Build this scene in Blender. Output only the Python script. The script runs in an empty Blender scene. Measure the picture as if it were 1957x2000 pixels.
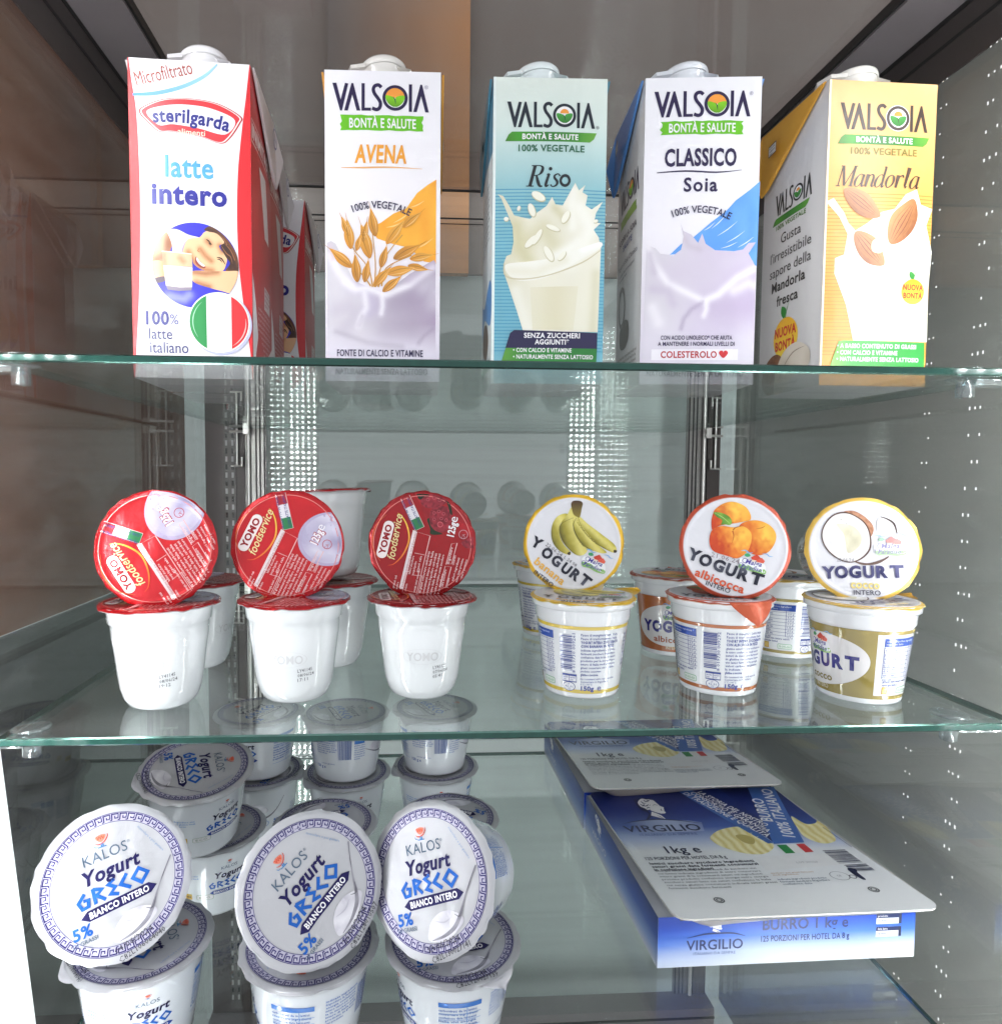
import bpy, math, random
import numpy as np
from mathutils import Vector, Matrix
from mathutils.geometry import delaunay_2d_cdt, tessellate_polygon

random.seed(7)
scene = bpy.context.scene
COL = scene.collection
R = math.radians

# ------------------------------------------------------------------ camera
cam_d = bpy.data.cameras.new("camera")
cam = bpy.data.objects.new("camera", cam_d)
COL.objects.link(cam)
scene.camera = cam
cam_d.sensor_width = 36.0
cam_d.lens = 36.0 * 1299.46 / 2000.0
cam_d.shift_x = 107.8 / 2000.0
cam_d.clip_start = 0.01
cam_d.clip_end = 50.0


def cam_matrix(yaw, pitch, roll):
    cy, sy, cp, sp, cr, sr = math.cos(yaw), math.sin(yaw), math.cos(pitch), math.sin(pitch), math.cos(roll), math.sin(roll)
    fwd = Vector((sy * cp, cy * cp, -sp))
    right = Vector((cy, -sy, 0))
    up = right.cross(fwd)
    r2 = right * cr + up * sr
    u2 = up * cr - right * sr
    m = Matrix((r2, u2, -fwd)).transposed().to_4x4()
    return m


cam.matrix_world = cam_matrix(0.0561, 0.05537, 0.005677)

# ------------------------------------------------------------------ world, exposure
world = bpy.data.worlds.new("World")
scene.world = world
world.use_nodes = True
wbg = world.node_tree.nodes["Background"]
wbg.inputs[0].default_value = (0.93, 0.96, 1.0, 1)
wbg.inputs[1].default_value = 0.86
scene.view_settings.view_transform = 'Standard'
scene.view_settings.look = 'None'
scene.view_settings.exposure = 0.26
scene.view_settings.gamma = 1.0
try:
    scene.cycles.use_denoising = True
    scene.cycles.max_bounces = 10
    scene.cycles.transparent_max_bounces = 24
    scene.cycles.glossy_bounces = 5
    scene.cycles.diffuse_bounces = 3
    scene.cycles.caustics_reflective = False
    scene.cycles.caustics_refractive = False
    scene.cycles.sample_clamp_indirect = 40.0
except Exception:
    pass
LED_STRENGTH = 106.0

# ------------------------------------------------------------------ places measured in the cabinet (metres)
Z1, Z2, Z3 = 0.0552, -0.1266, -0.3277          # tops of the three glass shelves
YF, YB = 0.321, 0.790                           # front edge of the shelves, back pane
XL, XR = -0.235, 0.375                          # side panes
SX0, SX1 = -0.1965, 0.3185                      # shelf ends
TG = 0.004                                      # glass thickness
ZT, ZB = 0.330, -0.680                          # ceiling and floor of the cabinet


# ------------------------------------------------------------------ colours
def lin(c):
    return c / 12.92 if c <= 0.04045 else ((c + 0.055) / 1.055) ** 2.4


def H(h):
    return tuple(lin(int(h[i:i + 2], 16) / 255.0) for i in (0, 2, 4))


def mix(a, b, t):
    t = min(1.0, max(0.0, t))
    return tuple(a[i] + (b[i] - a[i]) * t for i in range(3))


def grad(stops):
    """stops: [(t, colour)] -> f(t)"""
    def f(t):
        if t <= stops[0][0]:
            return stops[0][1]
        for (t0, c0), (t1, c1) in zip(stops, stops[1:]):
            if t <= t1:
                return mix(c0, c1, (t - t0) / max(1e-9, t1 - t0))
        return stops[-1][1]
    return f


def vnoise(x, y, s=0):
    """smooth value noise 0..1"""
    xi, yi = math.floor(x), math.floor(y)
    fx, fy = x - xi, y - yi
    fx, fy = fx * fx * (3 - 2 * fx), fy * fy * (3 - 2 * fy)

    def h(a, b):
        n = math.sin(a * 127.1 + b * 311.7 + s * 74.7) * 43758.5453
        return n - math.floor(n)
    return (h(xi, yi) * (1 - fx) + h(xi + 1, yi) * fx) * (1 - fy) + (h(xi, yi + 1) * (1 - fx) + h(xi + 1, yi + 1) * fx) * fy


# ------------------------------------------------------------------ materials
def newmat(name):
    m = bpy.data.materials.new(name)
    m.use_nodes = True
    nt = m.node_tree
    for n in list(nt.nodes):
        nt.nodes.remove(n)
    out = nt.nodes.new('ShaderNodeOutputMaterial')
    return m, nt, out


def mathn(nt, op, a, b=None):
    n = nt.nodes.new('ShaderNodeMath')
    n.operation = op
    for i, v in enumerate((a, b)):
        if v is None:
            continue
        if isinstance(v, (int, float)):
            n.inputs[i].default_value = v
        else:
            nt.links.new(v, n.inputs[i])
    return n.outputs[0]


def print_mat(name, rough=0.35, coat=0.0, bump=0.0, bscale=300.0, metallic=0.0, spec=0.5, sss=0.0, stretch=(1, 1, 1), crough=0.045):
    """printed surface: the ink comes from the colour attribute, fine crinkles and mottling from noise"""
    m, nt, out = newmat(name)
    p = nt.nodes.new('ShaderNodeBsdfPrincipled')
    a = nt.nodes.new('ShaderNodeAttribute')
    a.attribute_name = 'Col'
    nt.links.new(a.outputs['Color'], p.inputs['Base Color'])
    p.inputs['Roughness'].default_value = rough
    p.inputs['Metallic'].default_value = metallic
    p.inputs['Specular IOR Level'].default_value = spec
    p.inputs['Coat Weight'].default_value = coat
    p.inputs['Coat IOR'].default_value = 1.85 if coat >= .8 else 1.5
    p.inputs['Coat Roughness'].default_value = crough
    if sss:
        p.inputs['Subsurface Weight'].default_value = sss
        p.inputs['Subsurface Radius'].default_value = (0.01, 0.01, 0.01)
        p.inputs['Subsurface Scale'].default_value = 0.3
    if bump:
        tc = nt.nodes.new('ShaderNodeTexCoord')
        mp = nt.nodes.new('ShaderNodeMapping')
        mp.inputs['Scale'].default_value = stretch
        nt.links.new(tc.outputs['Object'], mp.inputs['Vector'])
        nz = nt.nodes.new('ShaderNodeTexNoise')
        nz.inputs['Scale'].default_value = bscale
        nz.inputs['Detail'].default_value = 4
        nz.inputs['Distortion'].default_value = 0.6
        nt.links.new(mp.outputs[0], nz.inputs['Vector'])
        b = nt.nodes.new('ShaderNodeBump')
        b.inputs['Strength'].default_value = bump
        b.inputs['Distance'].default_value = 0.001
        nt.links.new(nz.outputs['Fac'], b.inputs['Height'])
        nt.links.new(b.outputs['Normal'], p.inputs['Normal'])
        if coat:
            nt.links.new(b.outputs['Normal'], p.inputs['Coat Normal'])
    nt.links.new(p.outputs[0], out.inputs[0])
    return m


def glass_mat(name, tint, f0=0.043, rough=0.0, refl=(0.95, 1.0, 0.98), haze=0.0, scratch=False):
    """thin sheet glass: transparent, with a Schlick mirror reflection on each face"""
    m, nt, out = newmat(name)
    tr = nt.nodes.new('ShaderNodeBsdfTransparent')
    tr.inputs[0].default_value = (*tint, 1)
    gl = nt.nodes.new('ShaderNodeBsdfGlossy')
    gl.inputs['Color'].default_value = (*refl, 1)
    gl.inputs['Roughness'].default_value = rough
    ge = nt.nodes.new('ShaderNodeNewGeometry')
    vm = nt.nodes.new('ShaderNodeVectorMath')
    vm.operation = 'DOT_PRODUCT'
    nt.links.new(ge.outputs['Normal'], vm.inputs[0])
    nt.links.new(ge.outputs['Incoming'], vm.inputs[1])
    c = mathn(nt, 'ABSOLUTE', vm.outputs['Value'])
    k = mathn(nt, 'POWER', mathn(nt, 'SUBTRACT', 1.0, c), 5.0)
    fac = mathn(nt, 'ADD', mathn(nt, 'MULTIPLY', k, 1.0 - f0), f0)
    mx = nt.nodes.new('ShaderNodeMixShader')
    nt.links.new(fac, mx.inputs[0])
    nt.links.new(tr.outputs[0], mx.inputs[1])
    nt.links.new(gl.outputs[0], mx.inputs[2])
    last = mx.outputs[0]
    if haze or scratch:
        # a thin film of dust and wipe marks that catches light
        df = nt.nodes.new('ShaderNodeBsdfDiffuse')
        df.inputs[0].default_value = (0.75, 0.78, 0.77, 1)
        tc = nt.nodes.new('ShaderNodeTexCoord')
        mp = nt.nodes.new('ShaderNodeMapping')
        mp.inputs['Rotation'].default_value = (0.4, 0.7, 0.5)
        mp.inputs['Scale'].default_value = (1.0, 6.0, 30.0)
        nt.links.new(tc.outputs['Object'], mp.inputs[0])
        nz = nt.nodes.new('ShaderNodeTexNoise')
        nz.inputs['Scale'].default_value = 4.0
        nz.inputs['Detail'].default_value = 7.0
        nt.links.new(mp.outputs[0], nz.inputs['Vector'])
        f = mathn(nt, 'MULTIPLY', mathn(nt, 'POWER', nz.outputs['Fac'], 3.0), haze * 6.0)
        m2 = nt.nodes.new('ShaderNodeMixShader')
        nt.links.new(f, m2.inputs[0])
        nt.links.new(last, m2.inputs[1])
        nt.links.new(df.outputs[0], m2.inputs[2])
        last = m2.outputs[0]
    nt.links.new(last, out.inputs[0])
    return m


def plain_mat(name, col, rough=0.4, metallic=0.0, noise=0.0, nscale=8.0, stretch=(1, 1, 1), coat=0.0, bump=0.0, spec=0.5):
    m, nt, out = newmat(name)
    p = nt.nodes.new('ShaderNodeBsdfPrincipled')
    p.inputs['Base Color'].default_value = (*col, 1)
    p.inputs['Roughness'].default_value = rough
    p.inputs['Metallic'].default_value = metallic
    p.inputs['Coat Weight'].default_value = coat
    p.inputs['Specular IOR Level'].default_value = spec
    tc = nt.nodes.new('ShaderNodeTexCoord')
    mp = nt.nodes.new('ShaderNodeMapping')
    mp.inputs['Scale'].default_value = stretch
    nt.links.new(tc.outputs['Object'], mp.inputs[0])
    nz = nt.nodes.new('ShaderNodeTexNoise')
    nz.inputs['Scale'].default_value = nscale
    nz.inputs['Detail'].default_value = 6
    nt.links.new(mp.outputs[0], nz.inputs['Vector'])
    if noise:
        mx = nt.nodes.new('ShaderNodeMix')
        mx.data_type = 'RGBA'
        mx.inputs[6].default_value = (*[c * (1 - noise) for c in col], 1)
        mx.inputs[7].default_value = (*[min(1, c * (1 + noise)) for c in col], 1)
        nt.links.new(nz.outputs['Fac'], mx.inputs[0])
        nt.links.new(mx.outputs[2], p.inputs['Base Color'])
        r = mathn(nt, 'ADD', mathn(nt, 'MULTIPLY', nz.outputs['Fac'], 0.15), max(0.02, rough - 0.07))
        nt.links.new(r, p.inputs['Roughness'])
    if bump:
        b = nt.nodes.new('ShaderNodeBump')
        b.inputs['Strength'].default_value = bump
        b.inputs['Distance'].default_value = 0.001
        nt.links.new(nz.outputs['Fac'], b.inputs['Height'])
        nt.links.new(b.outputs[0], p.inputs['Normal'])
    nt.links.new(p.outputs[0], out.inputs[0])
    return m


def emit_mat(name, col, strength):
    m, nt, out = newmat(name)
    e = nt.nodes.new('ShaderNodeEmission')
    e.inputs[0].default_value = (*col, 1)
    e.inputs[1].default_value = strength
    nt.links.new(e.outputs[0], out.inputs[0])
    return m


M = dict(
    card=print_mat('printed card', rough=0.36, coat=0.22, bump=0.12, bscale=28.0, crough=0.2),
    foil=print_mat('printed foil', rough=0.33, coat=0.08, bump=0.6, bscale=52.0, spec=0.5, metallic=0.22),
    silver=print_mat('silver printed foil', rough=0.42, coat=0.0, bump=0.8, bscale=48.0, metallic=0.5),
    redfoil=print_mat('red printed foil', rough=0.27, coat=0.25, bump=0.7, bscale=70.0, metallic=0.45),
    cup=print_mat('printed plastic', rough=0.22, coat=0.85, bump=0.02, bscale=60.0),
    plastic=print_mat('white plastic', rough=0.16, coat=1.0, bump=0.012, bscale=40.0),
    box=print_mat('printed board', rough=0.38, coat=0.12, bump=0.03, bscale=90.0, crough=0.2),
    glass=glass_mat('shelf glass', (0.965, 0.985, 0.978), haze=0.02),
    pane=glass_mat('pane glass', (0.975, 0.982, 0.98), f0=0.062, haze=0.024),
    edge=None,
)


# ------------------------------------------------------------------ mesh building
class MB:
    """collects faces with a colour per vertex; build() links them as ONE mesh object"""

    def __init__(s):
        s.V, s.F, s.C, s.S = [], [], [], []

    def add(s, V, F, col=(0.8, 0.8, 0.8), smooth=False):
        o = len(s.V)
        s.V += [tuple(v) for v in V]
        if callable(col):
            s.C += [col(*v) for v in V]
        elif len(col) == len(V) and not isinstance(col[0], (int, float)):
            s.C += list(col)
        else:
            s.C += [tuple(col)] * len(V)
        s.F += [tuple(i + o for i in f) for f in F]
        s.S += [smooth] * len(F)

    def box(s, x0, x1, y0, y1, z0, z1, col=(0.8, 0.8, 0.8)):
        V = [(x, y, z) for z in (z0, z1) for y in (y0, y1) for x in (x0, x1)]
        F = [(0, 2, 3, 1), (4, 5, 7, 6), (0, 1, 5, 4), (2, 6, 7, 3), (0, 4, 6, 2), (1, 3, 7, 5)]
        for f in F:
            s.add([V[i] for i in f], [(0, 1, 2, 3)], col)

    def lathe(s, prof, n=72, col=(0.8, 0.8, 0.8), smooth=True, rfun=None, close_top=False, close_bot=False):
        """prof: [(r, z)] bottom to top; rfun(angle, r, z) -> r"""
        V, F = [], []
        for r, z in prof:
            for k in range(n):
                a = 2 * math.pi * k / n
                rr = rfun(a, r, z) if rfun else r
                V.append((rr * math.cos(a), rr * math.sin(a), z))
        for i in range(len(prof) - 1):
            for k in range(n):
                k2 = (k + 1) % n
                F.append((i * n + k, i * n + k2, (i + 1) * n + k2, (i + 1) * n + k))
        s.add(V, F, col, smooth)
        if close_bot:
            s.add(V[:n], [tuple(range(n))[::-1]], col)
        if close_top:
            s.add(V[-n:], [tuple(range(n))], col)

    def tube(s, pts, r, n=10, col=(0.8, 0.8, 0.8), caps=True):
        pts = [Vector(p) for p in pts]
        V, F = [], []
        prev = None
        for i, p in enumerate(pts):
            d = (pts[min(i + 1, len(pts) - 1)] - pts[max(i - 1, 0)]).normalized()
            a = d.orthogonal().normalized() if prev is None else (prev - d * prev.dot(d)).normalized()
            prev = a
            b = d.cross(a)
            for k in range(n):
                t = 2 * math.pi * k / n
                V.append(tuple(p + r * (a * math.cos(t) + b * math.sin(t))))
        for i in range(len(pts) - 1):
            for k in range(n):
                k2 = (k + 1) % n
                F.append((i * n + k, i * n + k2, (i + 1) * n + k2, (i + 1) * n + k))
        s.add(V, F, col, True)
        if caps:
            s.add(V[:n], [tuple(range(n))[::-1]], col)
            s.add(V[-n:], [tuple(range(n))], col)

    def build(s, name, mat, parent=None, loc=None):
        me = bpy.data.meshes.new(name)
        me.from_pydata(s.V, [], s.F)
        me.polygons.foreach_set('use_smooth', s.S)
        ca = me.color_attributes.new('Col', 'FLOAT_COLOR', 'POINT')
        arr = np.ones((len(s.V), 4), dtype=np.float32)
        arr[:, :3] = np.array(s.C, dtype=np.float32)
        ca.data.foreach_set('color', arr.ravel())
        me.materials.append(mat)
        me.update()
        ob = bpy.data.objects.new(name, me)
        COL.objects.link(ob)
        if parent:
            ob.parent = parent
        if loc is not None:
            ob.location = loc
        return ob


def thing(name, label, cat, loc=(0, 0, 0), rz=0.0, group=None, rot=None):
    o = bpy.data.objects.new(name, None)
    o.empty_display_size = 0.02
    COL.objects.link(o)
    o.location = loc
    o.rotation_euler = rot if rot is not None else (0, 0, rz)
    return tag(o, label, cat, group)


def tag(o, label, cat, group=None, kind=None):
    if label:
        o['label'] = label
    if cat:
        o['category'] = cat
    if group:
        o['group'] = group
    if kind:
        o['kind'] = kind
    return o


def dup(root, label, loc, rot):
    """a copy of a thing with copies of its parts and sub-parts"""
    r = root.copy()
    COL.objects.link(r)
    r.location = loc
    r.rotation_euler = rot
    r['label'] = label
    for ch in root.children:
        c = ch.copy()
        COL.objects.link(c)
        c.parent = r
        for g in ch.children:
            d = g.copy()
            COL.objects.link(d)
            d.parent = c
    return r


# ------------------------------------------------------------------ flat print work (coordinates in millimetres)
def cat_open(P, n=6):
    out = []
    for i in range(len(P) - 1):
        p0, p1, p2, p3 = P[max(i - 1, 0)], P[i], P[i + 1], P[min(i + 2, len(P) - 1)]
        for k in range(n):
            t = k / n
            out.append(tuple(0.5 * (2 * p1[j] + (p2[j] - p0[j]) * t + (2 * p0[j] - 5 * p1[j] + 4 * p2[j] - p3[j]) * t * t
                                    + (3 * p1[j] - p0[j] - 3 * p2[j] + p3[j]) * t ** 3) for j in range(len(p1))))
    out.append(tuple(P[-1]))
    return out


def cat_closed(P, n=6):
    m = len(P)
    out = []
    for i in range(m):
        p0, p1, p2, p3 = P[i - 1], P[i], P[(i + 1) % m], P[(i + 2) % m]
        for k in range(n):
            t = k / n
            out.append(tuple(0.5 * (2 * p1[j] + (p2[j] - p0[j]) * t + (2 * p0[j] - 5 * p1[j] + 4 * p2[j] - p3[j]) * t * t
                                    + (3 * p1[j] - p0[j] - 3 * p2[j] + p3[j]) * t ** 3) for j in range(2)))
    return out


def inside(poly, x, y):
    c = False
    j = len(poly) - 1
    for i in range(len(poly)):
        xi, yi = poly[i]
        xj, yj = poly[j]
        if (yi > y) != (yj > y) and x < (xj - xi) * (y - yi) / (yj - yi) + xi:
            c = not c
        j = i
    return c


def ell(cx, cy, rx, ry=None, rot=0.0, n=40, a0=0.0, a1=360.0):
    ry = rx if ry is None else ry
    c, s = math.cos(R(rot)), math.sin(R(rot))
    full = abs(a1 - a0) >= 360
    out = []
    for k in range(n if full else n + 1):
        a = R(a0 + (a1 - a0) * k / n)
        x, y = rx * math.cos(a), ry * math.sin(a)
        out.append((cx + x * c - y * s, cy + x * s + y * c))
    return out


def frame(cx, cy, sx, sy=None, skew=0.0, rot=0.0):
    """turns points read off the photograph (x right, y down) into print millimetres; skew is the x drift of the centre per y"""
    sy = sx if sy is None else sy
    c, s = math.cos(R(rot)), math.sin(R(rot))

    def f(P):
        out = []
        for x, y in P:
            u, v = (x - cx - skew * (y - cy)) * sx, (cy - y) * sy
            out.append((u * c - v * s, u * s + v * c))
        return out
    return f


_TXT = {}


def text_tris(st, bold, spacing, res):
    key = (st, bold, spacing, res)
    if key in _TXT:
        return _TXT[key]
    cu = bpy.data.curves.new('t', 'FONT')
    cu.body = st
    cu.size = 1.0
    cu.resolution_u = res
    cu.offset = bold
    cu.space_character = spacing
    cu.fill_mode = 'FRONT'
    ob = bpy.data.objects.new('t', cu)
    me = bpy.data.meshes.new_from_object(ob)
    me.calc_loop_triangles()
    V = [(v.co.x, v.co.y) for v in me.vertices]
    T = [tuple(t.vertices) for t in me.loop_triangles]
    bpy.data.objects.remove(ob)
    bpy.data.curves.remove(cu)
    bpy.data.meshes.remove(me)
    _TXT[key] = (V, T)
    return V, T


CAPH = None


class Art:
    """layers of ink: every piece is a set of triangles (u, v, layer) with a colour per vertex"""

    def __init__(s, res=None, wrap=None):
        s.V, s.F, s.C = [], [], []
        s.wrap = wrap        # pieces wider than this are split so that they follow a curved wall
        s.res = res          # largest piece edge when the print wraps round a cup
        s.clip = None

    def put(s, V, F, col, layer):
        if s.res and s.wrap:
            V, F = list(V), [tuple(f) for f in F]
            F = [t for f in F for t in ([f] if len(f) == 3 else [(f[0], f[i], f[i + 1]) for i in range(1, len(f) - 1)])]
            out, mids = [], {}
            while F:
                f = F.pop()
                e = max(((abs(V[f[i]][0] - V[f[(i + 1) % 3]][0]) + .35 * abs(V[f[i]][1] - V[f[(i + 1) % 3]][1]), i) for i in range(3)))
                if e[0] <= s.wrap:
                    out.append(f)
                    continue
                a, b, c = f[e[1]], f[(e[1] + 1) % 3], f[(e[1] + 2) % 3]
                k = (min(a, b), max(a, b))
                if k not in mids:
                    mids[k] = len(V)
                    V.append(((V[a][0] + V[b][0]) / 2, (V[a][1] + V[b][1]) / 2))
                F += [(a, mids[k], c), (mids[k], b, c)]
            F = out
        o = len(s.V)
        for u, v in V:
            s.V.append((u, v, layer))
            s.C.append(col(u, v) if callable(col) else col)
        if s.clip:
            F = [f for f in F if all(V[i][0] ** 2 + V[i][1] ** 2 < s.clip ** 2 for i in f)]
        s.F += [tuple(i + o for i in f) for f in F]

    def poly(s, P, col, layer=1, res=None):
        res = res or s.res
        P = [tuple(p) for p in P]
        if not res:
            T = tessellate_polygon([[Vector((x, y, 0)) for x, y in P]])
            s.put(P, T, col, layer)
            return
        Q = []
        for a, b in zip(P, P[1:] + P[:1]):
            n = max(1, math.ceil(math.hypot(b[0] - a[0], b[1] - a[1]) / res))
            Q += [(a[0] + (b[0] - a[0]) * k / n, a[1] + (b[1] - a[1]) * k / n) for k in range(n)]
        m = len(Q)
        xs, ys = [p[0] for p in Q], [p[1] for p in Q]
        G = []
        nx, ny = int((max(xs) - min(xs)) / res) + 1, int((max(ys) - min(ys)) / res) + 1
        for i in range(nx + 1):
            for j in range(ny + 1):
                x, y = min(xs) + (i + 0.5 * (j % 2)) * res, min(ys) + j * res
                if inside(Q, x, y):
                    G.append((x, y))
        r = delaunay_2d_cdt([Vector(p) for p in Q + G], [], [list(range(m))], 1, 1e-5)
        s.put([(v.x, v.y) for v in r[0]], [tuple(f) for f in r[2]], col, layer)

    def blob(s, P, col, layer=1, res=None, n=6):
        s.poly(cat_closed(P, n), col, layer, res)

    def rect(s, x0, y0, x1, y1, col, layer=1, res=None):
        s.poly([(x0, y0), (x1, y0), (x1, y1), (x0, y1)], col, layer, res)

    def rrect(s, cx, cy, w, h, r, col, layer=1, rot=0.0, res=None, n=5):
        P = []
        for qx, qy, a in ((w / 2 - r, h / 2 - r, 0), (-w / 2 + r, h / 2 - r, 90), (-w / 2 + r, -h / 2 + r, 180), (w / 2 - r, -h / 2 + r, 270)):
            P += [(qx + r * math.cos(R(a + 90 * k / n)), qy + r * math.sin(R(a + 90 * k / n))) for k in range(n + 1)]
        c, q = math.cos(R(rot)), math.sin(R(rot))
        s.poly([(cx + x * c - y * q, cy + x * q + y * c) for x, y in P], col, layer, res)

    def ring(s, cx, cy, r0, r1, col, layer=1, n=48, a0=0, a1=360, ry=1.0, rot=0.0):
        A, B = ell(cx, cy, r0, r0 * ry, rot, n, a0, a1), ell(cx, cy, r1, r1 * ry, rot, n, a0, a1)
        m = len(A)
        full = abs(a1 - a0) >= 360
        F = [(k, (k + 1) % m, m + (k + 1) % m, m + k) for k in range(m if full else m - 1)]
        s.put(A + B, F, col, layer)

    def stroke(s, P, w, col, layer=1, smooth=0, closed=False):
        """w: a width, or a width per point"""
        W = list(w) if isinstance(w, (list, tuple)) else [w] * len(P)
        if smooth:
            Q = cat_open([(x, y, q) for (x, y), q in zip(P, W)], smooth)
            P, W = [(a, b) for a, b, c in Q], [max(0.0, c) for a, b, c in Q]
        L, Rr = [], []
        n = len(P)
        for i in range(n):
            a = P[i - 1] if (i > 0 or closed) else P[i]
            b = P[(i + 1) % n] if (i < n - 1 or closed) else P[i]
            dx, dy = b[0] - a[0], b[1] - a[1]
            d = math.hypot(dx, dy) or 1.0
            nx, ny = -dy / d, dx / d
            k = 1.0
            if 0 < i < n - 1 or closed:
                ex, ey = P[i][0] - a[0], P[i][1] - a[1]
                e = math.hypot(ex, ey) or 1.0
                cs = abs((-ey / e) * nx + (ex / e) * ny)
                k = 1.0 / max(0.55, cs)
            L.append((P[i][0] + nx * W[i] / 2 * k, P[i][1] + ny * W[i] / 2 * k))
            Rr.append((P[i][0] - nx * W[i] / 2 * k, P[i][1] - ny * W[i] / 2 * k))
        F = [(i, n + i, n + i + 1, i + 1) for i in range(n - 1)]
        if closed:
            F.append((n - 1, 2 * n - 1, n, 0))
        s.put(L + Rr, F, col, layer)

    def text(s, st, x, y, h, col, layer=3, w=None, align='c', bold=0.0, shear=0.0, rot=0.0, spacing=1.0, arc=None, res=3):
        """h: cap height; w: forced width; (x, y): base line point; arc: radius of a curved base line"""
        global CAPH
        if CAPH is None:
            V, T = text_tris('H', 0.0, 1.0, 2)
            CAPH = max(v[1] for v in V)
        if bold:
            bold *= .62
            spacing *= 1 + bold * 2.6
        V, T = text_tris(st, bold, spacing, res)
        if not V:
            return
        k = h / CAPH
        x0, x1 = min(v[0] for v in V), max(v[0] for v in V)
        kx = (w / (x1 - x0)) if w else k
        ox = {'l': 0.0, 'c': -(x1 - x0) * kx / 2, 'r': -(x1 - x0) * kx}[align]
        c, q = math.cos(R(rot)), math.sin(R(rot))
        out = []
        for vx, vy in V:
            a, b = (vx - x0) * kx + ox, vy * k
            a += b * shear
            if arc:
                t = a / arc
                rr = arc + b
                a, b = rr * math.sin(t), rr * math.cos(t) - arc
            out.append((x + a * c - b * q, y + a * q + b * c))
        s.put(out, T, col, layer)

    def lines(s, x, y, rows, w, h, gap, col, layer=3, rot=0.0, seed=0, bold=0.02):
        """small print: rows of short words"""
        rnd = random.Random(seed)
        words = "latte intero fermenti lattici vivi zucchero conservare in frigorifero da consumarsi entro la data indicata energia grassi di cui saturi carboidrati proteine sale ingredienti prodotto in Italia senza glutine valori medi per confezione".split()
        c, q = math.cos(R(rot)), math.sin(R(rot))
        for i in range(rows):
            t = ''
            while len(t) * h * 0.75 < w * (1.0 if i < rows - 1 else 0.55):
                t += rnd.choice(words) + ' '
            yy = -i * gap
            s.text(t.strip(), x - yy * q, y + yy * c, h, col, layer, w=w * (rnd.uniform(0.93, 1.0) if i < rows - 1 else 0.55), align='l', rot=rot, bold=bold, res=1)

    def barcode(s, x0, y0, x1, y1, col, layer=3, vertical=False, seed=1, n=40):
        rnd = random.Random(seed)
        a, b = (y0, y1) if vertical else (x0, x1)
        ws = [rnd.choice((1, 1, 2, 3)) for _ in range(n * 2)]
        t = sum(ws)
        p = a
        for i, k in enumerate(ws):
            e = p + (b - a) * k / t
            if i % 2 == 0:
                if vertical:
                    s.rect(x0, p, x1, e, col, layer)
                else:
                    s.rect(p, y0, e, y1, col, layer)
            p = e

    def place(s, mb, fn):
        """fn(u_mm, v_mm, lift_m) -> xyz"""
        V = [fn(u, v, 0.00008 + 0.00006 * l) for u, v, l in s.V]
        mb.add(V, s.F, s.C, False)


def plane_map(o, U, V):
    o, U, V = Vector(o), Vector(U).normalized(), Vector(V).normalized()
    N = U.cross(V)
    return lambda u, v, l: tuple(o + U * (u * 0.001) + V * (v * 0.001) + N * l)


def side_map(rad, a0):
    """wraps print round a cup: rad(z) -> radius, a0 the direction that u = 0 faces; v is the height in mm"""
    rm = rad(0.5)

    def f(u, v, l):
        z = v * 0.001
        r = rad(z) + l
        a = a0 + u * 0.001 / 0.028
        return (r * math.cos(a), r * math.sin(a), z)
    return f


# ------------------------------------------------------------------ the cabinet
M['steel'] = plain_mat('brushed steel', H('8d8a88'), 0.35, 0.8, noise=.08, nscale=20, stretch=(1, 1, 12))
M['chrome'] = plain_mat('chrome', H('e4e2de'), 0.33, 0.55)
M['rail'] = plain_mat('grey rail', H('8a8385'), 0.4, 0.3, noise=.06, nscale=14, stretch=(1, 6, 1))
M['darkrail'] = plain_mat('dark rail', H('4a4442'), 0.4, 0.2, noise=.1, nscale=14)
M['seal'] = plain_mat('black seal', H('1c1b1b'), 0.5)
M['led'] = emit_mat('led light', (0.95, 0.98, 1.0), LED_STRENGTH)
M['bar'] = emit_mat('white bar glow', (0.93, 0.97, 1.0), 1.3)
M['white'] = plain_mat('white housing', H('d8d8d8'), 0.5)
M['clip'] = glass_mat('clear clip', (.72, .76, .78), f0=.12, rough=.08, haze=.06)
M['edge'] = plain_mat('green glass edge', H('17453c'), 0.12, 0.0, noise=.35, nscale=9, stretch=(14, 1, 1), coat=.25, spec=.35)
M['bevel'] = plain_mat('ground glass bevel', H('5f8078'), 0.10, 0.9, noise=.4, nscale=30, stretch=(8, 1, 1))
M['tint'] = glass_mat('tinted ceiling glass', (0.72, 0.70, 0.70), f0=0.05, rough=0.06, haze=0.05)
M['wall_back'] = plain_mat('pale wall', H('d8e4e0'), 0.7, noise=.05, nscale=3)
M['wall_brown'] = plain_mat('brown panel', H('906450'), 0.5, noise=.18, nscale=3, stretch=(1, 6, 1))
M['wall_dark'] = plain_mat('charcoal panel', H('5d5a57'), 0.5, noise=.15, nscale=4)
M['wall_grey'] = plain_mat('grey panel', H('b4b5ae'), 0.6, noise=.08, nscale=4, stretch=(1, 1, 5))
M['wall_up'] = plain_mat('grey brown wall', H('a0958d'), 0.6, noise=.08, nscale=3)
M['wood'] = print_mat('orange wood', 0.45, bump=.05, bscale=20)
M['floor'] = plain_mat('dark floor', H('4a4a46'), 0.5, noise=.2, nscale=6)


def struct(name, mb, mat):
    o = mb.build(name, mat)
    o['kind'] = 'structure'
    return o


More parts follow.
